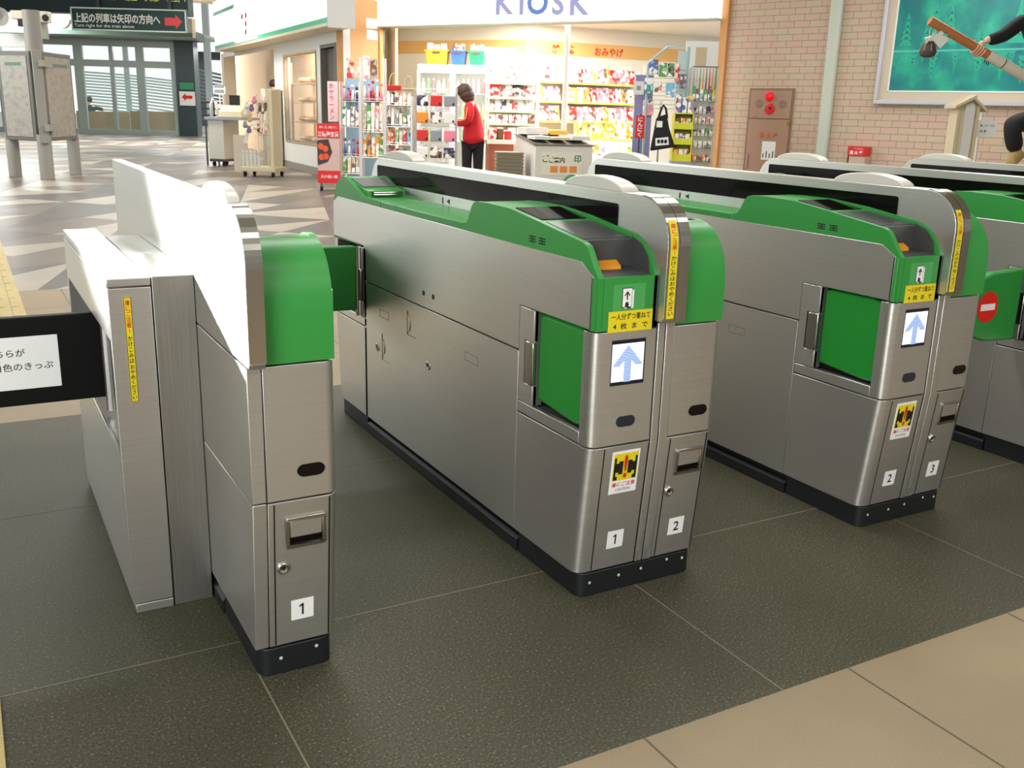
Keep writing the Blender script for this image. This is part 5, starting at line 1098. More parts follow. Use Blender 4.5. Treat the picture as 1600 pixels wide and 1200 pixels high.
zz = zl[2]+(zl[2]-zl[1])+.012; row(YF, a0+.01, a1-.01, .05, .2, zz, [.24, .2, .22, .18], [('box', 'violet', 'white', 'carton'), ('box', 'blue', 'white', 'carton'), ('box', 'grey', 'yellow', 'carton')], 'standing on the yellow bins', 'cartons on the yellow bins')
# tote bag
TB = CF(13.8, -30, 1036); P = lambda u, v: TB.at(u, v, 0)
t = thing('tote_bag', 'black tote bag with white printed band hanging before the yellow bins', 'bag', TB.p(P(1036, 236)[0], .03, P(1036, 236)[1]))
pl = [P(1016, 236), P(1055, 230), P(1046, 200), P(1042, 178), P(1026, 184), P(1022, 205)]
m = MB(TB); m.prism(pl, 'y', 0, .07); m.build('bag_body', mat('black_cloth', srgb(22, 22, 24), .8), t, bevel=.02)
pl = [P(1024, 216), P(1044, 214), P(1045, 226), P(1024, 228)]; m = MB(TB); m.prism(pl, 'y', -.004, -.0005); pb = m.build('printed_band', PAPER, t)
for u in (1029, 1034.5, 1040): a, z = P(u, 221); m = MB(TB); m.lathe((a, -.006, z), [(0, 0), (.02, 0), (.02, .001), (0, .001)], (0, -1, 0), 12) if False else m.prism([(a+.021*math.cos(math.radians(q)), z+.027*math.sin(math.radians(q))) for q in range(0, 360, 30)], 'y', -.006, -.0041); m.build('printed_disc', INK, pb)
a_, z_ = P(1037, 164)
for s_ in (0, .05): m = MB(TB); m.tube([TB_ for TB_ in ((P(1028, 184)[0], s_, P(1028, 184)[1]-.02), (P(1034, 170)[0], s_, P(1034, 170)[1]), (a_, s_, z_), (P(1041, 170)[0], s_, P(1041, 170)[1]), (P(1043, 182)[0], s_, P(1043, 182)[1]-.02))], .012, 6); m.build('strap', RUBBER, t)
r = rect(TB, 1026, 189, 1035, 199, -.01); slab('price_tag', TB, r, -.008, -.003, PAPER, t)
m = MB(TB); m.tube([(a_, .025, z_-.012), (a_, .22, z_-.012), (a_, .28, z_+.05)], .006, 6); m.tube([(a_, .28, 0), (a_, .28, z_+.05)], .012, 6); o = m.build('bag_hook', CHROME); tag(o, 'chrome hook stand that holds the black tote bag', 'hook')
# grid rack at the right end
GRK = CF(14.4, -33, 1098); a0, a1 = px(GRK, 1077, 0, 180), px(GRK, 1118, 0, 180); sv = [pz(GRK, v, 1098) for v in (158, 178, 194, 213, 232, 254)]
shelf_unit('grid_rack', 'grey wire rack of small goods at the right end of the kiosk', 'rack', GRK, a0, a1, 0, .3, sv, pz(GRK, 104, 1098), mat('grey_wire', srgb(188, 184, 172), .35, .4), back=False, wire=True)
sp = [P_('pouch', ['green', 'blue', 'teal', 'green', 'navy', 'lime'], 'packet'), P_('box', ['pink', 'navy', 'white', 'grey', 'navy', 'pink'], 'small box'), P_('box', ['grey', 'white', 'pink', 'white', 'red', 'white'], 'small box'), P_('box', ['red', 'white', 'brown', 'white', 'green', 'white'], 'small box'), P_('box', ['white', 'cream', 'white', 'cream', 'white'], 'carton', 'grey'), P_('box', ['beige', 'orange', 'beige', 'orange', 'beige'], 'carton')]
for k in range(6): row(GRK, a0+.015, a1-.015, .03, .12, sv[k]+.001, [(.20, .16), (.10, .08), (.10, .08), (.11, .09), (.1, .1), (.1, .11)][k], sp[k], 'on the %s shelf of the grid rack' % ['top', 'second', 'third', 'fourth', 'fifth', 'bottom'][k], 'goods on the grid rack')
zz = pz(GRK, 104, 1098)
for k, (c, w) in enumerate((('grey', .03), ('beige', .03), ('green', .03), ('orange', .03), ('brown', .03), ('red', .03), ('orange', .03), ('green', .03))):
    x = a0+.03+k*(a1-a0-.06)/7; m = MB(GRK); m.tube([(x, .05, zz-.0), (x, .05, zz-.29)], [.004, .012], 6); o = m.build('hanging_strap', plain(c)); tag(o, '%s strap hanging at the top of the grid rack, %s from the left' % (c, ORDN[k]), 'strap', 'straps on the grid rack')
m = MB(GRK); m.tube([(a0, .05, zz), (a1, .05, zz)], .01, 6); m.tube([(a0, .05, zz), (a0, .0135, zz)], .008, 6); m.tube([(a1, .05, zz), (a1, .0135, zz)], .008, 6); o = m.build('hanging_bar', CHROME); tag(o, 'chrome bar across the top of the grid rack', 'bar')
r = rect(GRK, 1090, 72, 1107, 102, .12); m = MB(GRK); m.box(r[0]-.14, r[1]+.16, .36, .39, 0, r[3]+.08); o = m.build('white_board', PAPER); tag(o, 'tall white board behind the grid rack at the kiosk corner', 'board'); m = MB(GRK); m.box(r[0], r[1], .350, .3595, r[2], r[3]); child_of(o, m, 'grey_photo', plain('beige'))
# ================================================================== people
def skin(name, joints, edges, mt, parent, fr, sub=2, sym=None):
    """joints: list of ((a,b,z), radius or (rx,ry)); first is the root. One continuous tapered surface."""
    me = bpy.data.meshes.new(name); O = origin(parent) if parent else Vector((0, 0, 0))
    me.from_pydata([tuple(fr.p(*j[0])-O) for j in joints], edges, [])
    o = bpy.data.objects.new(name, me); C.objects.link(o)
    md = o.modifiers.new('skin', 'SKIN'); md.use_smooth_shade = True; md.branch_smoothing = .6
    for i, j in enumerate(joints):
        r = j[1]; me.skin_vertices[0].data[i].radius = (r, r) if not isinstance(r, tuple) else r
        me.skin_vertices[0].data[i].use_root = (i == 0)
    s = o.modifiers.new('sub', 'SUBSURF'); s.levels = sub; s.render_levels = sub
    dg = bpy.context.evaluated_depsgraph_get(); dg.update()
    m2 = bpy.data.meshes.new_from_object(o.evaluated_get(dg)); bpy.data.objects.remove(o); bpy.data.meshes.remove(me)
    m2.name = name; m2.materials.clear(); m2.materials.append(mt)
    for q in m2.polygons: q.use_smooth = True; q.material_index = 0
    n = bpy.data.objects.new(name, m2); C.objects.link(n); ORG[n.name] = O
    if parent: n.parent = parent
    return n
def hair(name, fr, c, r, mt, parent, lobes):
    m = MB(fr); m.ball(c, r, 16, 10, (1, 1.04, 1.0))
    for (d, rr, sq) in lobes: m.ball((c[0]+d[0], c[1]+d[1], c[2]+d[2]), rr, 14, 8, sq)
    return m.build(name, mt, parent, smooth=True)
SKIN = mat('skin', srgb(226, 178, 150), .55); HAIRB = mat('brown_hair', srgb(70, 46, 34), .6); HAIRK = mat('black_hair', srgb(28, 22, 20), .6)
REDJ = mat('red_jacket', srgb(206, 24, 36), .7); TROU = mat('black_trousers', srgb(22, 22, 26), .8); BLKC = mat('black_jersey', srgb(18, 18, 19), .85)

# ---- the person in the red coat, seen from behind and turned to the left ----
WF_ = CF(16.6, -29.4, 735); a0 = px(WF_, 737, 0, 200)
wm = thing('person', 'person in a red coat and black trousers standing at the purse rack', 'person', WF_.p(a0, 0, 0))
H = lambda a, b, z: (a0+a, b, z)
legs = [(H(.02, 0, .88), .13)]
def leg(s, k): return [(H(.02+s*.085, .0, .80), .09), (H(.02+s*.09, -.03, .47), .062), (H(.02+s*.09, .02, .09), .045), (H(.02+s*.09-.04, -.02, .05), .042), (H(.02+s*.09-.12, .0, .035), .036)]
body = [(H(.02, 0, .92), .13), (H(.01, 0, 1.08), .125), (H(-.01, 0, 1.26), .135), (H(-.04, 0, 1.40), .07), (H(-.07, 0, 1.44), .05), (H(-.115, -.01, 1.49), .074), (H(-.13, -.012, 1.54), .078)]
ed = [(0, 1), (1, 2), (2, 3), (3, 4), (4, 5), (5, 6)]
for s in (-1, 1):
    n = len(body); body += leg(s, 0); ed += [(0, n), (n, n+1), (n+1, n+2), (n+2, n+3), (n+3, n+4)]
    n = len(body); body += [(H(-.02+s*.02, -.17*s, 1.36), .055), (H(-.05, -.21*s, 1.10), .042), (H(-.25, -.13*s, 1.06), .032), (H(-.31, -.11*s, 1.07), .028)]; ed += [(2, n), (n, n+1), (n+1, n+2), (n+2, n+3)]
skin('body', body, ed, SKIN, wm, WF_)
# hands with fingers on the goods in front
for s in (-1, 1):
    hj = [(H(-.31, -.11*s, 1.07), .028), (H(-.35, -.10*s, 1.075), .030)]; he = [(0, 1)]
    for k in range(4): n = len(hj); hj += [(H(-.385, -.10*s+(k-1.5)*.017, 1.08), .009), (H(-.415+.004*abs(k-1.5), -.10*s+(k-1.5)*.018, 1.065), .008), (H(-.43+.006*abs(k-1.5), -.10*s+(k-1.5)*.018, 1.045), .007)]; he += [(1, n), (n, n+1), (n+1, n+2)]
    n = len(hj); hj += [(H(-.345, -.10*s-.03*s, 1.09), .010), (H(-.37, -.10*s-.045*s, 1.095), .008)]; he += [(1, n), (n, n+1)]
    skin('hand', hj, he, SKIN, wm, WF_, 1)
coat = [(H(.02, 0, .70), (.22, .19)), (H(.03, 0, .90), (.225, .19)), (H(.02, 0, 1.10), (.205, .18)), (H(-.01, 0, 1.28), (.18, .165)), (H(-.035, 0, 1.385), (.115, .11)), (H(-.055, 0, 1.435), .075)]
ce = [(0, 1), (1, 2), (2, 3), (3, 4), (4, 5)]
for s in (-1, 1): n = len(coat); coat += [(H(-.01, -.18*s, 1.33), .085), (H(-.03, -.225*s, 1.10), .075), (H(-.13, -.19*s, 1.055), .066), (H(-.285, -.13*s, 1.065), .05)]; ce += [(3, n), (n, n+1), (n+1, n+2), (n+2, n+3)]
jk = skin('coat', coat, ce, REDJ, wm, WF_)
m = MB(WF_); 
st = [H(-.06, -.205-.062, 1.30), H(-.07, -.225-.072, 1.20), H(-.085, -.225-.07, 1.12), H(-.15, -.19-.06, 1.09), H(-.24, -.15-.052, 1.09)]
skin('sleeve_stripe', [(p, .012) for p in st], [(i, i+1) for i in range(4)], mat('orange_stripe', srgb(240, 140, 60), .6), jk, WF_, 1)
tr = [(H(.02, 0, .84), (.15, .13))]; te = []
for s in (-1, 1): n = len(tr); tr += [(H(.02+s*.085, 0, .74), .105), (H(.02+s*.09, -.02, .47), .085), (H(.02+s*.09, .015, .10), .07)]; te += [(0, n), (n, n+1), (n+1, n+2)]
skin('trousers', tr, te, TROU, wm, WF_)
for s in (-1, 1): skin('shoe', [(H(.05+s*.09, .02, .045), .05), (H(-.02+s*.09, .0, .045), .052), (H(-.13+s*.09, -.01, .035), .036)], [(0, 1), (1, 2)], RUBBER, wm, WF_, 1)
hair('hair', WF_, H(-.115, .0, 1.545), .118, HAIRB, wm, [((.03, .0, -.06), .122, (1, 1.05, .85)), ((.05, 0, -.115), .10, (1, 1.15, .7)), ((-.03, 0, .0), .10, (1.1, 1, .95))])
f = [(H(-.20, -.012, 1.50), .016), (H(-.222, -.012, 1.475), .013), (H(-.21, -.012, 1.46), .010)]; skin('nose', f, [(0, 1), (1, 2)], SKIN, wm, WF_, 1)

# ---- the figure in black with a pole, at the right edge ----
# its place: a low stage in front of the picture
GF_ = CF(9.9, -29.4, 1600); au = lambda u, v, b=0: GF_.at(u, v, b)
sa, sz = au(1612, 100)
stg = GF_.p(au(1640, 260)[0], .25, 0)
zf_ = au(1600, 258)[1]
m = MB(GF_); a_c = au(1650, 258)[0]; m.box(a_c-.55, a_c+.75, -.35, .55, 0, zf_-.15); o = m.build('display_stage', mat('stage_beige', srgb(188, 168, 140), .6), bevel=.01); tag(o, 'beige stage behind the gates that carries the person in black', 'stage')
man = thing('person', 'person in black gripping a long pole in front of the teal picture', 'person', GF_.p(a_c, 0, zf_-.13))
A = lambda u, v, b=0.0: (au(u, v, b)[0], b, au(u, v, b)[1])
hand = A(1530, 70, -.12)
hip = A(1640, 175, 0.05); ch = A(1632, 60, .02); nk = A(1632, 8, .0); hd = A(1630, -25, -.02); ht = A(1630, -52, -.02)
shL = A(1600, 30, -.03); elL = A(1568, 56, -.10); wrL = A(1538, 64, -.12)
shR = A(1668, 34, .05); elR = A(1672, 95, -.1); wrR = A(1622, 118, -.12)
hpL = A(1622, 190, 0); knL = A(1580, 192, -.16); anL = A(1590, 240, -.05); ftL = A(1580, 254, -.16)
hpR = A(1664, 190, .05); knR = A(1672, 215, .0); zz = zf_-.13+.04; anR = (knR[0]+.03, .12, zz+.05); ftR = (knR[0]-.06, .02, zz)
bj = [(hip, .13), (ch, .14), (nk, .055), (hd, .085), (ht, .08), (shL, .062), (elL, .045), (wrL, .030), (shR, .062), (elR, .045), (wrR, .032), (hpL, .095), (knL, .068), (anL, .045), (ftL, .035), (hpR, .095), (knR, .065), (anR, .042), (ftR, .035)]
be = [(0, 1), (1, 2), (2, 3), (3, 4), (1, 5), (5, 6), (6, 7), (1, 8), (8, 9), (9, 10), (0, 11), (11, 12), (12, 13), (13, 14), (0, 15), (15, 16), (16, 17), (17, 18)]
skin('body', bj, be, SKIN, man, GF_)
cj = [((hip[0], hip[1], hip[2]+.06), .155), (ch, .165), ((nk[0], nk[1], nk[2]-.05), .09), (shL, .08), (elL, .066), ((wrL[0]+.03, wrL[1], wrL[2]), .052), (shR, .08), (elR, .062), (wrR, .05)]
skin('jersey', cj, [(0, 1), (1, 2), (1, 3), (3, 4), (4, 5), (1, 6), (6, 7), (7, 8)], BLKC, man, GF_)
tj = [((hip[0], hip[1], hip[2]+.02), .15), (hpL, .125), (knL, .095), ((anL[0]*.85+knL[0]*.15, anL[1], anL[2]+.01), .075), (hpR, .12), (knR, .09), ((anR[0], anR[1], anR[2]+.02), .072)]
skin('trousers', tj, [(0, 1), (1, 2), (2, 3), (0, 4), (4, 5), (5, 6)], TROU, man, GF_)
hair('hair', GF_, (hd[0]+.01, hd[1]+.02, hd[2]+.06), .098, HAIRK, man, [((.01, .04, -.06), .085, (1, 1, .9))])
STRAW = mat('straw', srgb(176, 146, 92), .8)
for (an, ft) in ((anL, ftL), (anR, ftR)): skin('straw_boot', [((an[0]+.01, an[1], an[2]+.03), .075), (an, .075), ((an[0]*.5+ft[0]*.5, (an[1]+ft[1])/2, (an[2]+ft[2])/2-.0), .062), (ft, .054), ((ft[0]-.02, ft[1]-.03, ft[2]), .046)], [(0, 1), (1, 2), (2, 3), (3, 4)], STRAW, man, GF_, 2)
# face
fx = hd[0]-.085; m = MB(GF_); m.ball((hd[0]-.075, hd[1]-.035, hd[2]+.03), .013, 8, 5); m.ball((hd[0]-.055, hd[1]-.065, hd[2]+.03), .013, 8, 5); m.build('eyes', BLACK, man, smooth=True)
skin('nose', [((fx+.01, hd[1]-.06, hd[2]+.02), .012), ((fx-.012, hd[1]-.07, hd[2]-.012), .015)], [(0, 1)], SKIN, man, GF_, 1)
# pole: from its free upper end down past the hand to the body
p0, p1 = Vector(A(1453, 32, -.20)), Vector(A(1640, 142, -.13)); pt = lambda t: tuple(p0+(p1-p0)*t)
pole = thing('pole', 'long wooden pole with white wrapped lower half held by the person in black', 'pole', GF_.p(*pt(.45)))
m = MB(GF_); m.tube([pt(0), pt(.5)], .040, 14); m.build('wooden_shaft', mat('pole_wood', srgb(178, 112, 62), .5), pole, smooth=False)
m = MB(GF_); m.tube([pt(.48), pt(.49), pt(1.0)], [.040, .046, .046], 14); m.build('white_wrap', mat('wrap_white', srgb(206, 200, 178), .7), pole)
m = MB(GF_); m.tube([pt(.60), pt(.606)], .0475, 14); m.build('dark_ring', BLACK, pole)
# gripping hand: palm over the shaft, four curled fingers, thumb from the side
def on_pole(t, ang, r=.048):
    ax = (p1-p0).normalized(); e_1 = ax.cross(Vector((0, 1, 0))).normalized(); e_2 = ax.cross(e_1).normalized(); v = p0+(p1-p0)*t+(e_1*math.cos(math.radians(ang))+e_2*math.sin(math.radians(ang)))*r; return tuple(v)
tg = (Vector(hand)-p0).dot(p1-p0)/(p1-p0).length_squared
palm = Vector(on_pole(tg, 240, .075)); up_side = 240
hj = [(wrL, .030), (on_pole(tg, 235, .066), .028), (on_pole(tg+.012, 215, .060), .024)]; he = [(0, 1), (1, 2)]
for k in range(4):
    t_ = tg-.030+k*.019; n = len(hj); ext = (0, 12, 8, -8)[k]
    hj += [(on_pole(t_, 215, .056), .0098), (on_pole(t_, 160, .052), .0095), (on_pole(t_, 105-ext, .051), .009), (on_pole(t_, 62-ext, .050), .008)]; he += [(1, n), (n, n+1), (n+1, n+2), (n+2, n+3)]
n = len(hj); hj += [(on_pole(tg-.030, 285, .056), .0115), (on_pole(tg-.048, 330, .052), .0105), (on_pole(tg-.056, 358, .051), .009)]; he += [(1, n), (n, n+1), (n+1, n+2)]
skin('hand', hj, he, SKIN, man, GF_, 1)
t2 = .88; hj = [(wrR, .032), (on_pole(t2, 300, .066), .030)]; he = [(0, 1)]
for k in range(4): t_ = t2-.03+k*.019; n = len(hj); hj += [(on_pole(t_, 250, .058), .0098), (on_pole(t_, 190, .057), .0092), (on_pole(t_, 140, .056), .008)]; he += [(1, n), (n, n+1), (n+1, n+2)]
n = len(hj); hj += [(on_pole(t2-.03, 345, .058), .0115), (on_pole(t2-.05, 30, .057), .009)]; he += [(1, n), (n, n+1)]
skin('hand', hj, he, SKIN, man, GF_, 1)
# ornaments dangling from the pole
q = Vector(A(1459, 36, -.20)); 
orn = thing('hanging_charms', 'bundle of white paper and dark wire basket dangling from the pole end', 'ornament', GF_.p(*A(1450, 90, -.20)))
m = MB(GF_); c0 = A(1456, 44, -.2); m.tube([A(1459, 35, -.2), A(1453, 47, -.2), A(1452, 56, -.2), A(1456, 62, -.2)], .004, 5); m.tube([A(1459, 35, -.2), A(1462, 50, -.2), A(1462, 58, -.2)], .004, 5); m.build('string', mat('string_beige', srgb(190, 180, 150), .7), orn)
x, _, z = A(1450, 80, -.2); m = MB(GF_); m.lathe((x, -.2, z-.055), [(.03, 0), (.062, .012), (.074, .05), (.066, .10), (.035, .14), (.03, .13), (.055, .09), (.06, .05), (.02, .012)], (0, 0, 1), 16); m.build('wire_basket', mat('basket_dark', srgb(72, 64, 54), .6), orn, smooth=True)
for k in range(8):
    an = math.pi*2*k/8; m = MB(GF_); m.tube([(x+.078*math.cos(an), -.2+.078*math.sin(an), z-.005), (x+.06*math.cos(an), -.2+.06*math.sin(an), z+.06)], .005, 5); m.build('basket_rib', mat('rib_tan', srgb(140, 124, 96), .6), orn)
for (u, v, s_, rt) in ((1453, 66, .045, .3), (1459, 60, .035, -.3), (1470, 62, .055, .8)):
    x, _, z = A(u, v, -.23); m = MB(GF_); c_, n_ = math.cos(rt), math.sin(rt); P = [(x+c_*i*s_-n_*j*s_, -.23+.01*i, z+n_*i*s_+c_*j*s_) for i, j in ((-1, -1), (1, -1), (1, 1), (-1, 1))]
    m.hexa(P+[(p[0]+.01, p[1]+.02, p[2]+.01) for p in P]); m.build('paper_tag', mat('tag_white', srgb(226, 226, 216), .6), orn)
m = MB(GF_); m.tube([A(1462, 58, -.2), A(1476, 54, -.22), A(1481, 55, -.22)], .01, 6); m.build('teal_cord', mat('cord_teal', srgb(90, 200, 190), .5), orn)
m = MB(GF_); m.tube([A(1456, 62, -.2), A(1452, 72, -.2), A(1450, 80, -.2)], .012, 6); m.build('wrapped_cord', mat('cord_brown', srgb(120, 96, 72), .7), orn)
# dark tuft hanging behind the pole
q = A(1546, 92, -.12); m = MB(GF_)
for k in range(7): m.tube([(q[0]-.02+k*.012, q[1], q[2]+.05), (q[0]-.05+k*.02, q[1]-.01, q[2]-.04-.01*(k % 3))], [.010, .004], 5)
o = m.build('dark_tassel', RUBBER, pole)

# ---- gabled signpost and card in front of the brick wall ----
SP = CF(9.3, -24, 1510); A2 = lambda u, v, b=0: (SP.at(u, v, b)[0], SP.at(u, v, b)[1])
x0, _ = A2(1493, 200); x1, _ = A2(1527, 200); ze = A2(1508, 163)[1]; zp = A2(1513, 148)[1]; xm = (x0+x1)/2+.02
TAN = mat('post_tan', srgb(198, 184, 152), .55)
t = thing('signpost', 'beige wooden signpost with small gabled roof in front of the brick wall', 'post', SP.p(xm, .05, 0))
m = MB(SP); m.box(x0, x1, .03, .14, 0, ze-.005); m.box(x0, x0+.025, 0, .03, 0, ze-.01); m.box(x1-.025, x1, 0, .03, 0, ze-.01); m.prism([(x0, ze-.005), (x1, ze-.005), (xm, zp-.03)], 'y', .03, .14); m.build('post_body', TAN, t)
m = MB(SP); m.prism([(x0+.075, .02), (x0+.165, .02), (x0+.165, ze-.03), (x0+.14, ze+.015), (x0+.075, ze+.0)], 'y', .012, .0295); m.build('white_strip', mat('strip_white', srgb(216, 212, 206), .5), t)
m = MB(SP); m.prism([(x0-.04, ze-.012), (xm+.02, zp), (xm+.02, zp-.028), (x0-.04, ze-.037)], 'y', -.03, .17); m.prism([(xm, zp-.012), (x1+.05, ze-.035), (x1+.05, ze-.06), (xm, zp-.035)], 'y', -.028, .168); m.build('gable_roof', TAN, t)
SC2 = CF(9.6, -26, 1540); r = rect(SC2, 1526, 188, 1557, 214)
t = thing('notice_card', 'white notice card on a thin stand right of the gabled signpost', 'notice', SC2.p((r[0]+r[1])/2, 0, 0)); slab('card', SC2, r, -.01, 0, PAPER, t); m = MB(SC2); m.tube([((r[0]+r[1])/2-.06, .012, 0), ((r[0]+r[1])/2-.06, .012, r[3]+.1)], .012, 8); m.build('stand_rod', WHITE, t)
text('lettering', 'School of Music', INK, t, SC2.p(r[0]+.10, -.0105, r[2]+.115), SC2.d, (0, 0, 1), .018, .11) if False else text('lettering', '■ いわて・岩手', INK, t, SC2.p((r[0]+r[1])/2, -.0105, r[2]+(r[3]-r[2])*.68), SC2.d, (0, 0, 1), .02, .13)
text('lettering', '休 憩', INK, t, SC2.p(r[0]+.06, -.0105, r[2]+(r[3]-r[2])*.34), SC2.d, (0, 0, 1), .024, .06, bold=.03)

# ================================================================== bakery goods
BR = mat('bread_crust', srgb(206, 150, 88), .6); BR2 = mat('bread_pale', srgb(238, 206, 150), .6); STL = mat('shelf_metal', srgb(190, 170, 140), .4, .3)
zs_ = [pz(BK, v, 470, .2) for v in (220, 190, 160, 130)]
t = thing('bread_shelf', 'display shelf of bread rolls behind the bakery window', 'shelf', BK.p((aW0+aW1)/2, .35, 0))
for a in (aW0-.1, aW1+.05):
    for b in (.16, .62): m = MB(BK); m.box(a-.02, a+.02, b-.02, b+.02, 0, zs_[3]+.4); m.build('post', STL, t)
for z in zs_: m = MB(BK); m.box(aW0-.1, aW1+.05, .15, .64, z-.02, z); m.build('shelf', STL, t)
nb = 5
for k, z in enumerate(zs_):
    w = (aW1-aW0)/nb
    for i in range(nb):
        x = aW0+w*(i+.5); m = MB(BK); m.ball((x, .32, z+.058), 1, 10, 6, (w*.36, .12, .055)); o = m.build('bread_roll', BR if (i+k) % 2 else BR2, smooth=True)
        tag(o, '%s bread roll on the %s shelf of the bakery window, %s from the left' % ('brown' if (i+k) % 2 else 'pale', ['bottom', 'second lowest', 'second highest', 'top'][k], ORDN[i]), 'bread', 'bread rolls in the bakery window')
m = MB(BK); m.box(aW0, aW1, .05, .07, zw0, zw1); o = m.build('window_1', mat('shop_glass', (1, .98, .94, 1), .02, alpha=.10)); struct(o)
m = MB(BK)
for q in ((aW0-.04, aW0, zw0-.04, zw1+.04), (aW1, aW1+.04, zw0-.04, zw1+.04), (aW0, aW1, zw0-.04, zw0), (aW0, aW1, zw1, zw1+.04)): m.box(q[0], q[1], -.02, .06, q[2], q[3])
wf = m.build('window_frame', STL, None); struct(wf)
# white cabinet with a worker's head behind it
a1 = bx(441, -.03, 200); zt_ = pz(BK, 139, 427, -.2)
m = MB(BK); m.box(a1-.4, a1, -.36, -.03, 0, zt_); o = m.build('white_cabinet', mat('cabinet_cream', srgb(226, 218, 200), .5), bevel=.01); tag(o, 'tall cream cabinet in front of the bakery hatch', 'cabinet')
wk = BK.p(px(BK, 424, .25, 131), .3, 0); WKF = Frame((wk.x, wk.y), -29); zt_ = pz(WKF, 125, 424)
wp = thing('person', 'bakery worker in white whose dark hair shows above the cream cabinet', 'person', wk)
zt_ = max(1.5, min(zt_, 1.8)); H = lambda a, b, z: (a, b, z*zt_/1.7)
bj = [(H(0, 0, .92), .12), (H(0, 0, 1.15), .13), (H(0, 0, 1.36), .08), (H(0, 0, 1.45), .05), (H(0, 0, 1.56), .08), (H(0, 0, 1.62), .08)]; be = [(i, i+1) for i in range(5)]
for s in (-1, 1): n = len(bj); bj += [(H(.09*s, 0, .8), .09), (H(.09*s, -.01, .47), .06), (H(.09*s, 0, .08), .045), (H(.09*s, -.1, .04), .035)]; be += [(0, n), (n, n+1), (n+1, n+2), (n+2, n+3)]; n = len(bj); bj += [(H(.18*s, 0, 1.36), .05), (H(.23*s, .0, 1.10), .04), (H(.20*s, -.18, 1.0), .03), (H(.18*s, -.26, 1.0), .028)]; be += [(2, n), (n, n+1), (n+1, n+2), (n+2, n+3)]
skin('body', bj, be, SKIN, wp, WKF)
skin('white_coat', [(H(0, 0, .75), .17), (H(0, 0, 1.15), .16), (H(0, 0, 1.38), .09), (H(.18, 0, 1.36), .07), (H(.23, 0, 1.1), .055), (H(.2, -.17, 1.0), .045), (H(-.18, 0, 1.36), .07), (H(-.23, 0, 1.1), .055), (H(-.2, -.17, 1.0), .045)], [(0, 1), (1, 2), (2, 3), (3, 4), (4, 5), (2, 6), (6, 7), (7, 8)], WHITE, wp, WKF)
hair('hair', WKF, H(0, .01, 1.62), .102, HAIRK, wp, [((0, .03, -.06), .09, (1, 1, .9))])
# rack cart of packets and toys
RC = CF(18.6, -40, 402); a0, a1 = px(RC, 374, 0, 220), px(RC, 428, 0, 220)
t = thing('rack_cart', 'low wheeled cart with a peg rack of packets before the bakery hatch', 'cart', RC.p((a0+a1)/2, .2, 0)); CRM = mat('cart_cream', srgb(226, 214, 180), .5)
slab('base', RC, (a0, a1, .09, .17), 0, .5, CRM, t, .01)
for x in (a0+.06, a1-.06):
    for b in (.06, .44): m = MB(RC); m.lathe((x-.02, b, .045), [(0, 0), (.045, 0), (.045, .03), (0, .03)], (1, 0, 0), 12); m.build('caster', RUBBER, t); m = MB(RC); m.box(x-.02, x+.02, b-.02, b+.02, .07, .09); m.build('caster_fork', CHROME, t)
zt_ = pz(RC, 150, 400); slab('side_board', RC, (a1-.12, a1-.06, .17, pz(RC, 140, 420)), .1, .48, CRM, t, .01)
m = MB(RC)
for k in range(6): x = a0+.25+k*(a1-a0-.4)/5; m.tube([(x, .25, .17), (x, .25, zt_)], .006, 5)
for v in (158, 190, 212, 235): z = pz(RC, v, 405); m.tube([(a0+.25, .25, z), (a1-.12, .25, z)], .006, 5)
m.build('wire_rack', WIRE, t)
for v0, v1, u0, u1, cs, w_ in ((160, 178, 401, 418, ['beige', 'brown', 'beige', 'brown'], 'upper'), (193, 209, 401, 418, ['red', 'orange', 'red', 'orange'], 'lower')):
    x0, x1 = px(RC, u0, .2, 180), px(RC, u1, .2, 180); z1, z0 = pz(RC, v0, 410, .2), pz(RC, v1, 410, .2)
    row(RC, x0, x1, .16, .08, z0, z1-z0, [('pouch', c, 'white', 'packet') for c in cs], 'on the %s row of the rack cart' % w_, 'packets on the rack cart')
for i, (u, v, c) in enumerate(((386, 166, 'white'), (394, 170, 'violet'), (385, 178, 'white'), (391, 187, 'beige'), (384, 196, 'grey'), (400, 199, 'white'), (390, 204, 'violet'), (398, 158, 'pink'))):
    x, z = RC.at(u, v, .12); m = MB(RC); m.ball((x, .10, z), .046, 10, 6); m.ball((x, .10, z+.052), .032, 8, 5); m.tube([(x, .10, z+.07), (x, .24, z+.10)], .005, 5); o = m.build('plush_toy', plain(c), smooth=True); tag(o, '%s plush toy hanging on the rack cart, %s one down' % (c, ORDN[i]), 'toy', 'toys on the rack cart')
x, z = RC.at(381, 214, .1); m = MB(RC); m.prism([(x-.05, z-.10), (x+.03, z-.12), (x+.07, z+.10), (x+.03, z+.12)], 'y', .165, .175); o = m.build('swing_tag', PAPER); tag(o, 'white swing tag dangling at the left of the rack cart', 'tag')
x0, x1 = px(RC, 384, .3, 240), px(RC, 414, .3, 240); row(RC, x0, x1, .05, .12, .171, .28, [('bottle', 'clear', None, 'slim bottle')]*5, 'on the base of the rack cart', 'bottles on the rack cart')
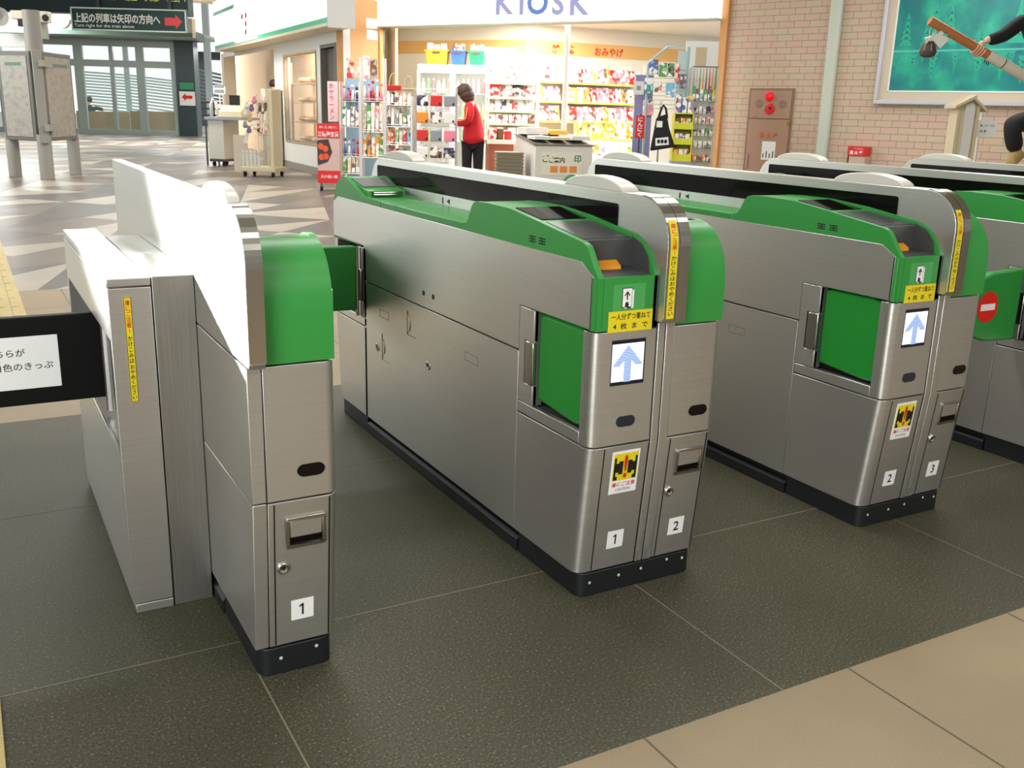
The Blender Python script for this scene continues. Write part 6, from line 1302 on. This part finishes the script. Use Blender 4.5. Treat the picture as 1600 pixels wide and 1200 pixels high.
# register cart further left
GC = CF(21.5, -40, 340); a0, a1 = px(GC, 325, 0, 200), px(GC, 349, 0, 200); z1, z0 = pz(GC, 187, 340), pz(GC, 243, 340)
t = thing('register_cart', 'grey wheeled cabinet with cash register left of the rack cart', 'cart', GC.p((a0+a1)/2, .3, 0)); GRC = mat('cart_grey', srgb(206, 206, 196), .5)
slab('cabinet', GC, (a0, a1, .14, z1), 0, .7, GRC, t, .01); slab('worktop', GC, (a0-.05, a1+.45, z1, z1+.05), -.05, .75, mat('worktop_grey', srgb(150, 158, 168), .4), t)
m = MB(GC); m.box(a0, a1, .0, .7, .09, .14); m.build('dark_frame', DGREY, t)
for x in (a0+.06, a1-.06):
    for b in (.08, .62): m = MB(GC); m.lathe((x-.02, b, .045), [(0, 0), (.045, 0), (.045, .04), (0, .04)], (1, 0, 0), 12); m.build('caster', RUBBER, t)
m = MB(GC); m.tube([(a0-.10, .1, .0), (a0-.10, .1, z1-.15), (a0-.10, .6, z1-.15), (a0-.10, .6, .0)], .02, 6); m.build('handle_frame', DGREY, t)
zb = z1+.051; t2 = thing('cash_register', 'cream cash register with small dark screen on the grey wheeled cabinet', 'cash register', GC.p(a0+.5, .3, zb))
m = MB(GC); m.prism([(.05, zb), (.05, zb+.12), (.3, zb+.24), (.55, zb+.24), (.55, zb)], 'x', a0+.22, a0+.72); m.build('body', CRM, t2, bevel=.01)
m = MB(GC); m.box(a0+.30, a0+.52, .40, .44, zb+.24, zb+.44); m.build('screen', BLACK, t2)
m = MB(GC); m.tube([(a0-.01, .2, zb+.003), (a0-.01, .2, zb+.25), (a0+.04, .2, zb+.36), (a0+.10, .2, zb+.30), (a0+.14, .2, zb+.003)], .033, 8); o = m.build('white_hose', WHITE, smooth=True); tag(o, 'white curved pipe standing on the register cart beside the register', 'pipe')
r = rect(GC, 333, 135, 352, 147, .5); m = MB(GC); m.box(r[0], r[1], .50, .53, r[2], r[3]); m.tube([((r[0]+r[1])/2, .515, zb), ((r[0]+r[1])/2, .515, r[2])], .015, 6); o = m.build('price_sign', PAPER); tag(o, 'small grey price sign on a rod above the cash register', 'sign'); m = MB(GC)
for k in range(2): m.box(r[0]+.03, r[1]-.03, .494, .4995, r[2]+.03+k*.1, r[2]+.09+k*.1)
child_of(o, m, 'dark_print', plain('grey'))
# slatted low panel between the carts, papers and red poster stand, pink banner
LB = CF(19.6, -40, 378); r = rect(LB, 365, 211, 386, 258, .3); m = MB(LB); m.box(r[0], r[1], .3, .34, 0, r[3]); o = m.build('low_screen', mat('screen_cream', srgb(224, 212, 196), .5)); tag(o, 'low cream slatted screen between the two carts', 'screen')
# red poster stand
PO = CF(15.9, -24, 512); r = rect(PO, 496, 193, 531, 286); t = thing('poster_stand', 'red wheeled poster stand with white characters at the bakery corner', 'poster', PO.p((r[0]+r[1])/2, .03, 0)); RP = mat('poster_red', srgb(216, 36, 36), .5)
slab('board', PO, (r[0], r[1], r[2], r[3]), 0, .03, mat('poster_pink', srgb(206, 176, 170), .5), t, .004)
hh = r[3]-r[2]; ww = r[1]-r[0]
m = MB(PO); m.box(r[0], r[1], -.004, 0, r[3]-hh*.24, r[3]); m.build('red_heading', RP, t); m = MB(PO); m.box(r[0], r[1], -.004, 0, r[2], r[2]+hh*.21); m.build('red_footer', RP, t)
m = MB(PO); m.prism([(r[0], r[2]+hh*.30), (r[0]+ww*.45, r[2]+hh*.36), (r[0]+ww*.66, r[2]+hh*.52), (r[0]+ww*.50, r[2]+hh*.74), (r[0], r[2]+hh*.72)], 'y', -.005, 0); pt_ = m.build('tray_picture', mat('tray_dark', srgb(60, 38, 36), .4), t)
for (fx_, fz) in ((.16, .62), (.36, .58), (.18, .44), (.38, .45)): m = MB(PO); m.prism([(r[0]+ww*fx_+.045*math.cos(math.radians(q)), r[2]+hh*fz+.05*math.sin(math.radians(q))) for q in range(0, 360, 40)], 'y', -.008, -.0055); m.build('orange_roe', mat('roe', srgb(226, 84, 40), .4), pt_)
text('lettering', '三陸海宝漬', PAPER, t, PO.p((r[0]+r[1])/2, -.005, r[3]-hh*.175), PO.d, (0, 0, 1), hh*.085, ww*.92, bold=.02)
text('lettering', 'お土産に', PAPER, t, PO.p((r[0]+r[1])/2, -.005, r[3]-hh*.06), PO.d, (0, 0, 1), hh*.04, ww*.8)
text('lettering', '元の粗い朝', PAPER, t, PO.p((r[0]+r[1])/2, -.005, r[2]+hh*.11), PO.d, (0, 0, 1), hh*.06, ww*.75, bold=.01)
for x in (r[0]+.05, r[1]-.05): m = MB(PO); m.box(x-.012, x+.012, -.1, .14, .06, .08); m.box(x-.012, x+.012, .005, .025, .08, r[2]); m.build('foot', DGREY, t); m = MB(PO); m.lathe((x-.012, -.07, .03), [(0, 0), (.03, 0), (.03, .024), (0, .024)], (1, 0, 0), 10); m.build('caster', RUBBER, t); m = MB(PO); m.lathe((x-.012, .11, .03), [(0, 0), (.03, 0), (.03, .024), (0, .024)], (1, 0, 0), 10); m.build('caster', RUBBER, t)
PB = CF(16.25, -24, 521); r = rect(PB, 512, 127, 528, 190); t = thing('banner', 'pink vertical banner with red characters behind the red poster stand', 'banner', PB.p((r[0]+r[1])/2, 0, 0)); slab('cloth', PB, r, 0, .012, mat('banner_pink', srgb(236, 200, 204), .6), t); m = MB(PB); m.tube([(r[1]-.01, .02, 0), (r[1]-.01, .02, r[3])], .012, 6); m.build('pole', DGREY, t)
text('lettering', 'ホタテ\nラーメン'.replace('\n', ''), REDINK, t, PB.p((r[0]+r[1])/2, 0, (r[2]+r[3])/2), PB.d, (0, 0, 1), (r[3]-r[2])*.3, (r[1]-r[0])*.6) if False else text('lettering', '\n'.join('ホヤラーメン'), mat('banner_red', srgb(206, 70, 86), .5), t, PB.p((r[0]+r[1])/2-.02, -.001, (r[2]+r[3])/2), PB.d, (0, 0, 1), (r[3]-r[2])*.9, (r[1]-r[0])*.5, bold=.02)
# person resting behind the waiting room bench
x, z = WR.at(137, 165, 1.2); SPF = Frame(WR.p(x, 1.3, 0)[:2], math.degrees(WR.ang)); zz = pz(SPF, 152, 137)
sp = thing('person', 'person in dark clothes leaning over the bench behind the waiting room glass', 'person', SPF.p(0, 0, 0)); hk = zz/1.7
skin('body', [((0, 0, .9*hk), .14), ((0, 0, 1.25*hk), .15), ((0, 0, 1.42*hk), .06), ((.05, 0, 1.56*hk), .09), ((.05, 0, 1.63*hk), .085), ((.25, 0, 1.2*hk), .06), ((.55, -.1, 1.12*hk), .045), ((.7, -.1, 1.15*hk), .04), ((.1, 0, .5*hk), .08), ((.1, 0, .06), .05), ((-.1, 0, .5*hk), .08), ((-.1, 0, .06), .05)], [(0, 1), (1, 2), (2, 3), (3, 4), (1, 5), (5, 6), (6, 7), (0, 8), (8, 9), (0, 10), (10, 11)], SKIN, sp, SPF)
skin('dark_coat', [((0, 0, .55*hk), .2), ((0, 0, .9*hk), .2), ((0, 0, 1.25*hk), .2), ((0, 0, 1.4*hk), .1), ((.25, 0, 1.2*hk), .09), ((.6, -.1, 1.12*hk), .07)], [(0, 1), (1, 2), (2, 3), (2, 4), (4, 5)], TROU, sp, SPF)
hair('hair', SPF, (.04, .0, 1.63*hk), .12, HAIRK, sp, [((0, .02, -.06), .11, (1, 1, .9))])
